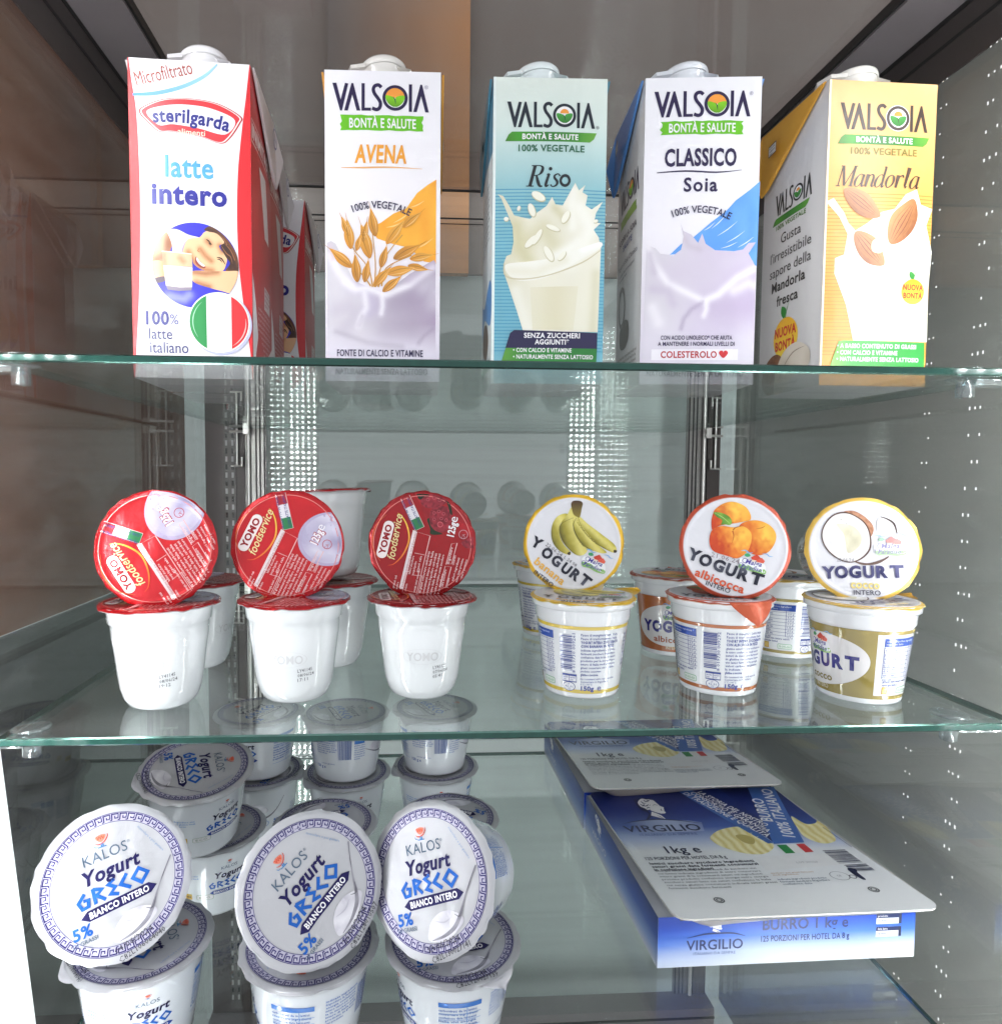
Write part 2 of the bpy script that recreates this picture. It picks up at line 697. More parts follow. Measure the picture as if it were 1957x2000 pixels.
# what stands round the cabinet, seen through its glass
mb = MB(); mb.box(-1.4, 1.6, .862, .90, -1.0, .2545); struct('wall', mb, M['wall_back'])
mb = MB(); mb.box(-1.4, 1.6, .858, .90, .2550, 1.0); struct('wall_upper', mb, M['wall_up'])
mb = MB(); mb.box(-1.4, 1.6, -.05, .90, -1.04, -1.0); struct('floor', mb, M['floor'])

cab = thing('display_cabinet', 'glass sided refrigerated display cabinet with grey frame and small white lights, around all the shelves', 'display cabinet', (0, 0, ZB))


def part(name, mat, fn, parent=cab):
    mb = MB()
    fn(mb)
    o = mb.build(name, mat, parent)
    if parent is cab:
        for v in o.data.vertices:
            v.co.z -= ZB
    return o


part('back_pane', M['pane'], lambda m: m.box(XL, XR, YB, YB + .004, ZB + .02, ZT))
for x0, s in ((XL, -1), (XR, 1)):
    part('side_pane', M['pane'], lambda m: m.box(min(x0, x0 + s * .004), max(x0, x0 + s * .004), .25, YB, ZB, ZT))
    # boards that close the cabinet's sides
    if s < 0:
        part('side_board', M['wall_brown'], lambda m: m.box(XL - .034, XL - .030, .22, YB + .02, Z2 + .02, ZT))
        part('side_board', M['wall_dark'], lambda m: m.box(XL - .034, XL - .030, .22, YB + .02, ZB, Z2 + .018))
    else:
        part('side_board', M['wall_grey'], lambda m: m.box(XR + .030, XR + .034, .22, YB + .02, ZB, ZT))
    xi = x0 - s * .001
    # rails where side panes meet the ceiling
    part('top_rail', M['rail'], lambda m: m.box(min(xi, xi - s * .040), max(xi, xi - s * .040), .20, YB - .002, ZT - .010, ZT - .002))
    part('rail_groove', M['seal'], lambda m: (m.box(min(xi, xi - s * .0016), max(xi, xi - s * .0016), .20, YB - .003, ZT - .0135, ZT - .0102), m.box(min(xi, xi - s * .0016), max(xi, xi - s * .0016), .20, YB - .003, ZT - .030, ZT - .0275)))
    part('side_rail', M['darkrail'], lambda m: m.box(min(xi, xi - s * .0012), max(xi, xi - s * .0012), .20, YB - .004, ZT - .052, ZT - .0138))
    part('rail_groove', M['seal'], lambda m: m.box(min(xi - s * .040, xi - s * .042), max(xi - s * .040, xi - s * .042), .20, YB - .003, ZT - .008, ZT - .001))
part('ceiling_panel', M['tint'], lambda m: m.box(XL, XR, .20, YB, ZT, ZT + .004))
part('rail_groove', M['seal'], lambda m: m.box(XL + .002, XR - .002, YB - .004, YB - .0008, ZT - .0022, ZT - .0004))
part('rail_groove', M['seal'], lambda m: (m.box(XL + .002, XR - .002, YB - .0070, YB - .0062, ZT - .0352, ZT - .0336), m.box(XL + .002, XR - .002, YB - .0070, YB - .0062, ZT - .041, ZT - .0402)))
part('base_panel', M['floor'], lambda m: m.box(XL, XR, .22, YB + .02, ZB - .02, ZB))
part('base_rail', M['rail'], lambda m: m.box(XL, XR, YB - .03, YB - .001, ZB + .001, ZB + .03))
part('rail_groove', M['seal'], lambda m: (m.box(XL, XR, YB - .0316, YB - .0301, ZB + .018, ZB + .020), m.box(XL, XR, YB - .0316, YB - .0301, ZB + .006, ZB + .009)))

# back corner posts: slotted strip, chrome rod, seals and hooks
for s, xr, xc in ((-1, -0.1838, XL), (1, 0.3525, XR)):
    def strip(m, s=s, xr=xr):
        xs = xr + s * .021
        m.box(xs - .007, xs + .007, YB - .012, YB - .009, ZB + .04, ZT - .04, H('55524f'))
        k = 0
        z = ZB + .05
        while z < ZT - .06:
            for d in (-.0035, .0035):
                m.box(xs + d - .0012, xs + d + .0012, YB - .0124, YB - .0121, z, z + .006, H('1c1b1a') if k % 2 else H('9a9a98'))
            z += .0092
            k += 1
    if s < 0:
        part('slotted_strip', M['cup'], strip)
    part('corner_post', M['darkrail'], lambda m: m.box(min(xr + s * .005, xc - s * .002), max(xr + s * .005, xc - s * .002), YB - .0085, YB - .0012, ZB + .031, ZT - .036))
    part('post_face', M['steel'], lambda m: m.box(min(xr - s * .019, xr + s * .0045), max(xr - s * .019, xr + s * .0045), YB - .0062, YB - .0012, ZB + .031, ZT - .036))
    part('chrome_rod', M['chrome'], lambda m: m.tube([(xr, YB - .010, ZB + .032), (xr, YB - .010, ZT - .037)], .0022))
    part('post_seal', M['seal'], lambda m: [m.box(xr - s * d - .0008, xr - s * d + .0008, YB - .0072, YB - .0064, ZB + .032, ZT - .037) for d in (.008, .0125, .0175)])
    for zz in (Z1, Z2, Z3):
        def hook(m, s=s, xr=xr, zz=zz):
            for dz in (.004, -.007):
                m.tube([(xr + s * .020, YB - .013, zz + dz), (xr + s * .004, YB - .019, zz + dz), (xr - s * .004, YB - .0205, zz + dz * .9)], .0016)
            m.tube([(xr + s * .012, YB - .014, zz + .032), (xr + s * .012, YB - .014, zz - .046)], .0013)
            for a in (.032, -.046):
                m.tube([(xr + s * .019, YB - .013, zz + a), (xr + s * .012, YB - .014, zz + a), (xr + s * .006, YB - .016, zz + a), (xr + s * .006, YB - .016, zz + a * .78)], .0012)
            m.box(xr - .003, xr + .003, YB - .0225, YB - .0203, zz - .010, zz + .007, H('cfcfcd'))
        part('shelf_bracket', M['chrome'], hook)

# light strips in the two front corners: a white channel holding rows of small lamps
for s, xs in ((-1, -0.205), (1, 0.345)):
    part('light_channel', M['white'], lambda m: m.box(xs - .030, xs + .030, .262, .266, ZB + .01, ZT - .02))

    def leds(m, xs=xs):
        z = ZB + .03
        while z < ZT - .03:
            for c in range(5):
                x = xs - .022 + c * .011
                m.add([(x - .0013, .2675, z - .0013), (x - .0013, .2675, z + .0013), (x + .0013, .2675, z + .0013), (x + .0013, .2675, z - .0013)], [(0, 1, 2, 3)])
            z += .0105
    o = part('lamp_row', M['led'], leds)
    o['kind'] = 'stuff'

# short glowing white bar low at the left pane
for s, x0, y0, r0 in ((-1, XL - .0155, .416, .0150),):
    def bar(m, s=s, x0=x0, y0=y0, r0=r0):
        m.tube([(x0, y0 + .028, ZB + .01), (x0, y0, -.36), (x0, y0 - .030, -.152)], r0, 12)
    part('white_bar', M['bar'], bar)

# acrylic clips that hold the front corners of the shelves
for zz in (Z1, Z2):
    for s, x in ((-1, -.186), (1, .289)):
        def clip(m, x=x, zz=zz, s=s):
            m.lathe([(.0001, 0), (.0085, 0), (.009, .0008), (.007, .0018), (.0001, .0020)], 24)
            m.lathe([(.0038, -.0135), (.0042, -.013), (.0042, -.0050), (.0085, -.0046), (.009, -.0042)], 20, close_bot=True)
            m.box(min(s * .001, s * .045), max(s * .001, s * .045), -.006, .006, -.0075, -.0046)
            m.V = [(a + x, b + .334, c + zz) for a, b, c in m.V]
        part('shelf_clip', M['clip'], clip)


# columns of glowing dots added as lamp reflections in the right hand pane
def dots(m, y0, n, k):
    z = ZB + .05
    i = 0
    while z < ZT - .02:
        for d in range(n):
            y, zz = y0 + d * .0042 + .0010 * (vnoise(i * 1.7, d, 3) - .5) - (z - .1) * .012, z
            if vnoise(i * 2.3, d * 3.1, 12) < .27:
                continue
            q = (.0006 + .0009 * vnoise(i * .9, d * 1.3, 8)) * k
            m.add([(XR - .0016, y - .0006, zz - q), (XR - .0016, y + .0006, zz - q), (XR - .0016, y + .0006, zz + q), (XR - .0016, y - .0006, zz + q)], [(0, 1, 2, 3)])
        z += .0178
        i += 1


M['dot'] = emit_mat('reflected dot glow', (1, 1, 1), .9)
for y0, n, k in ((.418, 3, .9), (.461, 2, .6)):
    o = part('reflected_dot_row', M['dot'], lambda m: dots(m, y0, n, k))
    o['kind'] = 'stuff'

# orange wood panel of the shop, hanging behind and above the cabinet
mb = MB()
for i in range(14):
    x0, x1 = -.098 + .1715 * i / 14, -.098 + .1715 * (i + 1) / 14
    c0, c1 = mix(H('8d827c'), H('f2b076'), (i / 14) ** 1.3), mix(H('8d827c'), H('f2b076'), ((i + 1) / 14) ** 1.3)  # soft fade of the orange glow painted into the strip colours
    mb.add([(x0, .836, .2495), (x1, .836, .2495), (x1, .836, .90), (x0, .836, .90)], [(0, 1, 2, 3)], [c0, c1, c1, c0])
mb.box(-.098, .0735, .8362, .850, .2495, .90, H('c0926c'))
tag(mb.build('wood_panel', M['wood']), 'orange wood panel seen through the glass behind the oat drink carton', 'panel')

# glass shelves
for zz, nm in ((Z1, 'top glass shelf holding the five drink cartons'), (Z2, 'middle glass shelf holding red lidded cups and fruit yogurts'), (Z3, 'bottom glass shelf holding greek yogurt cups and butter boxes')):
    t = thing('glass_shelf', nm, 'glass shelf', (0, 0, zz - TG))
    mb = MB()
    for z, f in ((TG, (0, 1, 2, 3)), (0, (3, 2, 1, 0))):
        mb.add([(SX0 + .0007, YF + .0007, z), (SX1 - .0007, YF + .0007, z), (SX1 - .0007, YB - .0227, z), (SX0 + .0007, YB - .0227, z)], [f])
    mb.build('glass_sheet', M['glass'], t)
    mb, mc = MB(), MB()
    e = .0007
    P = [(SX0, YF), (SX1, YF), (SX1, YB - .022), (SX0, YB - .022)]
    Q = [(SX0 + e, YF + e), (SX1 - e, YF + e), (SX1 - e, YB - .022 - e), (SX0 + e, YB - .022 - e)]
    for i in range(4):
        (x0, y0), (x1, y1), (a0, b0), (a1, b1) = P[i], P[(i + 1) % 4], Q[i], Q[(i + 1) % 4]
        mb.add([(x0, y0, e), (x1, y1, e), (x1, y1, TG - e), (x0, y0, TG - e)], [(0, 1, 2, 3)])
        mc.add([(x0, y0, TG - e), (x1, y1, TG - e), (a1, b1, TG), (a0, b0, TG)], [(0, 1, 2, 3)])
        mc.add([(a0, b0, 0), (a1, b1, 0), (x1, y1, e), (x0, y0, e)], [(0, 1, 2, 3)])
    mc.build('bevel', M['bevel'], t)
    mb.build('polished_edge', M['edge'], t)


# ------------------------------------------------------------------ print work of the cartons
W, HC, DC = 67.1, 177.8, 67.0
WHITE = H('f1eff2')
PURP = H('211244')
DARK = H('1d1a2b')


def plant_logo(A, x0, x1, yb, yt, col, oring=None, sun=H('f09a3c'), leaf=H('7cc414'), halo=False, layer=3):
    w, h = x1 - x0, yt - yb
    X = lambda t: x0 + t * w
    k = w * 0.037
    A.poly([(X(0), yt), (X(.042), yt), (X(.086), yb + h * .40), (X(.131), yt), (X(.165), yt - h * .02), (X(.099), yb), (X(.080), yb)], col, layer)
    A.poly([(X(.122), yb), (X(.160), yb), (X(.206), yt - h * .42), (X(.252), yb), (X(.290), yb), (X(.216), yt), (X(.198), yt)], col, layer)
    A.rect(X(.302), yb, X(.335), yt, col, layer)
    A.rect(X(.335), yb, X(.400), yb + h * .11, col, layer)
    S = [(.507, .86), (.478, .945), (.440, .91), (.424, .78), (.438, .62), (.47, .47), (.497, .30), (.490, .12), (.458, .045), (.412, .10)]
    A.stroke([(X(a), yb + b * h) for a, b in S], k * .95, col, layer, smooth=4)
    cx, cy, r = X(.6495), yb + h * .485, w * .131
    if halo:
        A.poly(ell(cx, cy, r * 1.06), WHITE, layer)
    A.poly(ell(cx, cy, r), oring or col, layer + 1)
    A.poly(ell(cx, cy, r * .76), WHITE, layer + 2)
    if oring is None and not halo:
        A.poly(ell(cx, cy, r * .76, n=24, a0=0, a1=180), sun, layer + 3)
        q = r * .76
    else:
        A.poly(ell(cx, cy + r * .16, r * .38, n=24, a0=0, a1=180), sun, layer + 3)
        q = r * .70
    g = lambda u, v: mix(leaf, mix(leaf, (0, .02, 0), .45), (cy - v) / q)
    A.blob([(cx - q * .96, cy + q * .22), (cx - q * .45, cy + q * .16), (cx - q * .02, cy - q * .12), (cx, cy - q * .92), (cx - q * .6, cy - q * .7), (cx - q * .95, cy - q * .2)], g, layer + 4)
    A.blob([(cx + q * .96, cy + q * .22), (cx + q * .45, cy + q * .2), (cx + q * .04, cy - q * .05), (cx + q * .02, cy - q * .92), (cx + q * .6, cy - q * .7), (cx + q * .95, cy - q * .2)], g, layer + 4)
    A.stroke([(cx - q * .2, cy + q * .1), (cx, cy - q * .2), (cx + q * .06, cy - q * .62)], [q * .02, q * .1, q * .03], oring or col, layer + 5, smooth=3)
    A.rect(X(.792), yb, X(.825), yt, col, layer)
    A.poly([(X(.838), yb), (X(.874), yb), (X(.919), yt - h * .42), (X(.963), yb), (X(1.0), yb), (X(.929), yt), (X(.911), yt)], col, layer)


def brush_strip(A, x0, x1, y0, y1, col, layer=2, seed=3):
    rnd = random.Random(seed)
    P = []
    for i in range(13):
        P.append((x0 + (x1 - x0) * i / 12, y0 + rnd.uniform(-.25, .35)))
    for i in range(1, 5):
        P.append((x1 + rnd.uniform(-1.4, .5), y0 + (y1 - y0) * i / 5))
    for i in range(13):
        P.append((x1 - (x1 - x0) * i / 12, y1 + rnd.uniform(-.3, .3)))
    for i in range(1, 5):
        P.append((x0 + rnd.uniform(-1.2, 1.2), y1 - (y1 - y0) * i / 5))
    A.poly(P, col, layer)


def ribbon_strip(A, x0, x1, y0, y1, layer=2):
    g = grad([(0, H('3c7a1c')), (.15, H('3f9a24')), (.45, H('2b7a2c')), (.8, H('3f8f2a')), (1, H('6aa83a'))])
    c = lambda u, v: g((u - x0) / (x1 - x0))
    P = [(x0, y0), (x0 + 2, y0 + (y1 - y0) * .7), (x0 + 4, y1)] + [(x0 + 4 + (x1 - x0 - 4) * i / 6, y1) for i in range(1, 7)] + [(x1 - 1.6, y0 + (y1 - y0) * .35), (x1 - 4, y0)] + [(x1 - 4 - (x1 - x0 - 4) * i / 6, y0) for i in range(1, 6)]
    A.poly(P, c, layer, res=2.5)


def swirl(A, pts, w0, col, layer):
    n = len(pts)
    A.stroke(pts, [w0 * math.sin(math.pi * (i + .35) / (n - .3)) for i in range(n)], col, layer, smooth=5)


def oat(A, x, y, ang, L, layer, c0, c1):
    """one oat ear: a slim pointed grain with husk lines"""
    c, s = math.cos(R(ang)), math.sin(R(ang))
    T = lambda a, b: (x + a * c - b * s, y + a * s + b * c)
    wd = L * .17
    f = lambda u, v: mix(c0, c1, ((u - x) * c + (v - y) * s) / L)
    A.blob([T(0, 0), T(L * .2, wd * .8), T(L * .5, wd), T(L * .8, wd * .4), T(L, 0), T(L * .8, -wd * .5), T(L * .5, -wd), T(L * .2, -wd * .8)], f, layer, res=1.5)
    A.stroke([T(L * .05, 0), T(L * .5, wd * .3), T(L * .95, 0)], [.15, .5, .1], mix(c0, (.2, .08, .01), .45), layer + 1, smooth=3)
    A.stroke([T(L * .1, -wd * .4), T(L * .5, -wd * .55), T(L * .85, -wd * .2)], [.1, .4, .1], mix(c1, (.9, .7, .4), .5), layer + 1, smooth=3)
    A.stroke([T(L * .95, 0), T(L * 1.25, wd * .1)], [.35, .1], c0, layer)


def seg_dist(x, y, P):
    best = 1e9
    for (x0, y0), (x1, y1) in zip(P, P[1:]):
        dx, dy = x1 - x0, y1 - y0
        t = max(0.0, min(1.0, ((x - x0) * dx + (y - y0) * dy) / (dx * dx + dy * dy + 1e-9)))
        d = (x - x0 - t * dx) ** 2 + (y - y0 - t * dy) ** 2
        best = min(best, d)
    return math.sqrt(best)


def pour(base, folds, soft=.10, seed=1):
    """colour of printed poured milk: a base tone and soft folds, each (points, width, colour, strength)"""
    def f(u, v):
        c = base(u, v) if callable(base) else base
        c = mix(c, tuple(k * .93 for k in c), vnoise(u / 13, v / 13, seed) * soft * 5)
        for P, w, col, st in folds:
            d = seg_dist(u, v, P) / w
            if d < 2.6:
                c = mix(c, col, st * math.exp(-d * d))
        return c
    return f


def front_avena(A):
    f = frame(410, 1853, .1054)
    bg = grad([(0, H('d9d2e2')), (.28, H('e6dfe9')), (.5, H('f0ebef')), (1, H('f1eff4'))])
    A.poly([(-W / 2, 0), (W / 2, 0), (W / 2, HC), (-W / 2, HC)], lambda u, v: bg(v / HC), 0, res=7)
    plant_logo(A, *[f([(135, 0)])[0][0], f([(663, 0)])[0][0], f([(0, 384)])[0][1], f([(0, 236)])[0][1]], PURP)
    A.text('®', 25.2, 168.0, 2.0, H('8a84a0'), 3)
    brush_strip(A, -24.5, 23.6, 143.8, 152.4, H('66be12'), 2)
    A.text('BONTÀ E SALUTE', 0, 145.3, 5.2, WHITE, 4, w=38.5, bold=.035)
    # hand brushed product name
    A.text('AVENA', -1.2, 125.6, 9.6, H('eda030'), 4, w=30, bold=.05, shear=.06)
    A.stroke(f([(182, 689), (300, 690), (450, 686), (628, 689)]), [.3, .9, .8, .2], H('eab06a'), 3, smooth=4)
    A.text('100% VEGETALE', -.6, 99.6, 4.0, PURP, 6, w=33.5, bold=.02, arc=42, rot=-3)
    sw = f([(706, 742), (660, 772), (600, 820), (540, 905), (470, 935), (400, 985), (340, 1010), (380, 1070), (470, 1100), (560, 1120), (640, 1190), (706, 1200)])
    A.poly(sw, lambda u, v: mix(H('f6b43a'), H('f2a02c'), vnoise(u / 5, v / 9, 4)), 1, res=3)
    for a, b, c, d in ((560, 900, 640, 860), (470, 985, 560, 925), (600, 1120, 690, 1060), (430, 1010, 520, 980)):
        A.stroke(f([(a, b), ((a + c) / 2, (b + d) / 2 + 6), (c, d)]), [.1, .7, .1], H('f8cf86'), 2, smooth=3)
    ms = f([(103, 1095), (125, 1085), (150, 1100), (175, 1150), (215, 1230), (250, 1300), (320, 1330), (400, 1362), (470, 1330), (560, 1260), (660, 1200), (695, 1180), (704, 1195), (706, 1853), (400, 1853), (104, 1853)])
    lt, dk, pk = H('efeaf1'), H('9a8aa4'), H('dcd6df')
    bs = lambda u, v: mix(mix(H('d3ced6'), H('a897b0'), (u + 16) / 46), bg(v / HC), max(0, (34 - v) / 17))
    fo = [(f([(250, 1330), (330, 1350), (370, 1440), (330, 1470)]), 5.0, H('b9accb'), .55), (f([(480, 1420), (560, 1400), (640, 1330)]), 9.0, dk, .55), (f([(430, 1560), (560, 1560)]), 7.0, dk, .35),
          (f([(160, 1460), (230, 1440), (260, 1500), (200, 1560)]), 5.5, H('bfb6c6'), .6), (f([(120, 1160), (170, 1260), (240, 1330)]), 2.6, lt, .9), (f([(200, 1310), (260, 1350), (320, 1340), (430, 1375), (560, 1320), (690, 1220)]), 2.0, lt, .95),
          (f([(310, 1370), (320, 1450), (290, 1500), (275, 1550)]), 1.8, lt, .8), (f([(408, 1380), (410, 1440), (402, 1480)]), 1.5, lt, .9), (f([(300, 1490), (275, 1550)]), .9, dk, .45), (f([(560, 1290), (700, 1200)]), 3.0, H('c3b6cc'), .5),
          (f([(640, 1330), (690, 1300), (700, 1420)]), 5.0, H('c9c2cf'), .7), (f([(690, 1560), (640, 1600), (610, 1640)]), 1.2, dk, .5), (f([(150, 1580), (330, 1640), (520, 1660)]), 1.6, H('a99fb0'), .5), (f([(120, 1110), (135, 1180)]), 1.5, H('d8c6d2'), .8)]
    A.poly(ms, pour(bs, fo, seed=5), 2, res=1.35)
    c0, c1, c2 = H('a9702a'), H('e39a32'), H('eab04e')
    stems = [[(355, 1335), (330, 1230), (245, 1120), (225, 1000)], [(365, 1335), (370, 1200), (350, 1010)], [(370, 1335), (420, 1180), (520, 1050)], [(385, 1335), (450, 1240), (640, 1220)], [(405, 1330), (430, 1230), (570, 1160)], [(345, 1330), (290, 1260), (170, 1150)]]
    for p in stems:
        A.stroke(f(p), [.9, .6, .5, .4][:len(p)], H('c9964a'), 5, smooth=4)
    for x, y, a, L in ((235, 1130, 98, 17), (225, 1060, 112, 12), (370, 1060, 100, 16), (340, 1180, 105, 20), (300, 1090, 78, 12), (430, 1100, 52, 17), (520, 1010, 40, 14), (470, 1180, 28, 18), (560, 1180, 12, 14), (430, 1260, 12, 17), (550, 1215, -10, 12), (240, 1230, 140, 17), (270, 1310, 95, 16), (360, 1330, 48, 15), (410, 1360, 40, 14), (310, 1310, 80, 13), (265, 1140, 75, 10), (400, 1230, 75, 13)):
        u, v = f([(x, y)])[0]
        t = vnoise(x * .37, y * .21, 2)
        oat(A, u, v, a, L, 6, mix(c0, H('d8902c'), t), mix(c1, c2, t))
    A.text('FONTE DI CALCIO E VITAMINE', -1.5, 14.6, 3.7, PURP, 6, w=50.5, bold=.03)
    A.text('NATURALMENTE SENZA LATTOSIO', -.5, 4.0, 3.4, PURP, 6, w=54, bold=.03)


def front_riso(A):
    f = frame(1319, 1858, .1062, .107, skew=.0118)
    bg = grad([(0, H('9cc9d0')), (.1, H('6fb0c4')), (.35, H('74b4c6')), (.62, H('86bcc6')), (.75, H('b6d3d2')), (.85, H('d5e3dd')), (1, H('dfe8e0'))])
    A.poly([(-W / 2, 0), (W / 2, 0), (W / 2, HC), (-W / 2, HC)], lambda u, v: bg(v / HC), 0, res=6)
    for i in range(48):
        v = 19 + i * 2.0
        A.rect(-W / 2, v, W / 2, v + .55, H('4a94b4'), 1)
    A.rect(-W / 2, 0, -W / 2 + 1.6, HC, H('e6efec'), 2)
    plant_logo(A, -25.5, 26.4, 149.0, 163.7, H('14202e'), oring=H('14202e'), leaf=H('3f9a3a'))
    A.text('®', 28.0, 148.8, 1.8, H('14202e'), 3)
    ribbon_strip(A, -26.5, 27.5, 141.0, 146.5)
    A.text('BONTÀ E SALUTE', 0, 142.2, 3.0, WHITE, 4, w=33, bold=.05)
    A.text('100% VEGETALE', .8, 135.2, 3.7, H('12603f'), 4, w=39, bold=.035)
    # italic serif name
    serif_riso(A, -14.6, 114.8, 12.4, H('101820'))
    cream, shade, hi = H('ece8d6'), H('d2ccaa'), H('f6f4ea')
    g = f([(1062, 1195), (1075, 1160), (1100, 1150), (1112, 1085), (1105, 1000), (1075, 930), (1040, 850), (1020, 825), (1050, 835), (1085, 890), (1112, 940), (1150, 950), (1200, 960), (1240, 925), (1290, 890), (1320, 840), (1340, 880), (1380, 885), (1415, 820), (1448, 760), (1470, 800), (1505, 770), (1490, 810), (1520, 825), (1510, 880), (1545, 900), (1608, 855), (1570, 920), (1560, 975), (1600, 970), (1560, 1010), (1590, 1050), (1604, 1110), (1600, 1570), (1178, 1570), (1140, 1460), (1085, 1310), (1062, 1250)])
    A.poly(g, pour(lambda u, v: mix(cream, shade, max(0, min(1, (u + 10) / -14)) * .5), [(f([(1120, 1000), (1150, 1120), (1200, 1190)]), 5, H('cfc99f'), .8), (f([(1190, 1080), (1280, 1010), (1330, 1090)]), 6, H('d3cda6'), .7), (f([(1340, 900), (1400, 960), (1420, 920)]), 3, H('cdc79e'), .7), (f([(1480, 900), (1540, 1000), (1500, 1100), (1420, 1180)]), 6, hi, .9), (f([(1340, 1160), (1420, 1120), (1470, 1080)]), 2.5, hi, .9), (f([(1440, 800), (1430, 900), (1440, 1000)]), 3, hi, .8), (f([(1130, 1350), (1200, 1560)]), 4, hi, .6), (f([(1580, 1250), (1570, 1560)]), 3, shade, .6)], seed=11), 3, res=1.4)
    A.blob(f([(1068, 1210), (1130, 1290), (1300, 1275), (1480, 1180), (1600, 1110), (1596, 1075), (1470, 1120), (1330, 1170), (1200, 1190)]), pour(hi, [(f([(1100, 1240), (1240, 1250), (1400, 1180)]), 3, cream, .9), (f([(1500, 1120), (1590, 1085)]), 2, H('ffffff'), .6)]), 4, res=1.8)
    A.stroke(f([(1062, 1200), (1075, 1270), (1180, 1285), (1330, 1258), (1500, 1190), (1602, 1120)]), [.6, .9, .7, .7, .8, .4], H('cfc6a4'), 5, smooth=4)
    A.poly(f([(1210, 1330), (1480, 1320), (1460, 1560), (1230, 1560)]), pour(H('e8e3cc'), [(f([(1350, 1340), (1350, 1560)]), 9, H('dcd5b6'), .8)]), 4, res=2.5)
    for x, y, a, L, w in ((1245, 840, -30, 4.6, 2.6), (1210, 915, 110, 4.3, 2.2), (1138, 905, 70, 1.6, 1.1), (1070, 962, 0, 1.5, 1.4), (1330, 1010, -20, 4.6, 1.7), (1210, 1085, 45, 5.2, 2.2), (1310, 1150, -60, 5.2, 2.4), (1385, 1160, 50, 3.6, 1.7), (1400, 950, 60, 4.2, 2.2), (1245, 1060, 60, 5.4, 1.8), (1572, 965, 30, 1.4, 1.1)):
        u, v = f([(x, y)])[0]
        A.poly(ell(u, v, L, w, a, 22), H('c9c19c'), 5)
        A.poly(ell(u - .2, v + .3, L * .93, w * .82, a, 22), H('f4f1e2'), 6)
    A.poly(f([(1105, 1580), (1128, 1563), (1598, 1575), (1598, 1662), (1080, 1662)]), H('1e1746'), 7)
    gg = grad([(0, H('5f9a35')), (.25, H('2c8a34')), (1, H('20752f'))])
    A.poly(f([(1082, 1662), (1598, 1662), (1596, 1750), (1055, 1750)]), lambda u, v: gg((u + 28) / 58), 7, res=5)
    A.text('SENZA ZUCCHERI', 2.6, 27.0, 2.8, WHITE, 9, w=33.5, bold=.045)
    A.text('AGGIUNTI*', 2.6, 23.2, 2.8, WHITE, 9, w=20.5, bold=.045)
    A.text('• CON CALCIO E VITAMINE', -20.5, 18.6, 2.35, WHITE, 9, w=35, align='l', bold=.04)
    A.text('• NATURALMENTE SENZA LATTOSIO', -20.5, 14.7, 2.35, WHITE, 9, w=48, align='l', bold=.04)


def serif_riso(A, x, y, h, col):
    """'Riso' in a slanted serif hand, h = cap height"""
    sl = .26

    def P(L):
        return [(x + a * h + b * h * sl, y + b * h) for a, b in L]
    t, m = .045 * h, .15 * h
    A.stroke(P([(.22, .0), (.22, .97)]), m, col, 4)
    A.stroke(P([(.04, .02), (.40, .02)]), t, col, 4)
    A.stroke(P([(.06, .97), (.30, .97)]), t, col, 4)
    A.stroke(P([(.22, .97), (.45, .97), (.60, .88), (.60, .68), (.48, .54), (.24, .51)]), [t, t, m * .8, m * .85, t, t], col, 4, smooth=4)
    A.stroke(P([(.40, .52), (.55, .22), (.68, .03), (.82, .02)]), [m * .6, m, m * .8, t], col, 4, smooth=4)
    A.stroke(P([(.98, .60), (.95, .1), (1.02, .02), (1.1, .1)]), [m * .8, m * .85, m * .5, t * .6], col, 4, smooth=4)
    A.stroke(P([(.88, .56), (.98, .61)]), t, col, 4)
    A.poly(ell(x + .98 * h + .83 * h * sl, y + .83 * h, .085 * h, n=16), col, 4)
    A.stroke(P([(1.52, .50), (1.42, .60), (1.28, .54), (1.28, .42), (1.46, .24), (1.46, .08), (1.30, .0), (1.18, .1)]), [m * .5, t, m * .5, m * .7, m * .8, m * .6, t, m * .5], col, 4, smooth=4)
    A.ring(x + 1.82 * h + .3 * h * sl, y + .3 * h, .15 * h, .27 * h, col, 4, n=30, ry=1.12, rot=-12)


def splash_white(A, f, pts, seed, layer=3):
    lt, dk = H('f1ecf3'), H('b9a8c6')
    fo = [(f([(560, 1420), (660, 1440), (760, 1400)]), 10, dk, .6), (f([(320, 1240), (420, 1230), (540, 1240)]), 9, H('cfc5d6'), .8), (f([(640, 1180), (720, 1150)]), 6, H('d2c9da'), .7), (f([(480, 1560), (640, 1540)]), 8, H('c6b8d2'), .5),
          (f([(225, 1090), (255, 1180), (330, 1290), (440, 1345), (520, 1385), (600, 1350), (700, 1260), (795, 1210)]), 2.2, lt, .95), (f([(250, 1320), (330, 1330), (360, 1400)]), 3.0, H('c8bdd0'), .8), (f([(520, 1390), (455, 1430), (415, 1480), (400, 1535)]), 1.3, H('a898b6'), .7), (f([(535, 1385), (535, 1430), (522, 1465)]), 1.6, lt, .9),
          (f([(415, 1040), (440, 1090), (500, 1110)]), 1.8, H('c5bac9'), .7), (f([(235, 1130), (260, 1230)]), 2.0, H('c4bacb'), .7), (f([(680, 1330), (760, 1290), (795, 1300)]), 3.0, lt, .7), (f([(250, 1420), (280, 1500)]), 3.5, lt, .7)]
    A.poly(f(pts), pour(lambda u, v: mix(mix(H('d8d2dc'), H('cdbfd8'), (u + 20) / 40), H('ded7e4'), (46 - v) / 20), fo, seed=seed), layer, res=1.35)


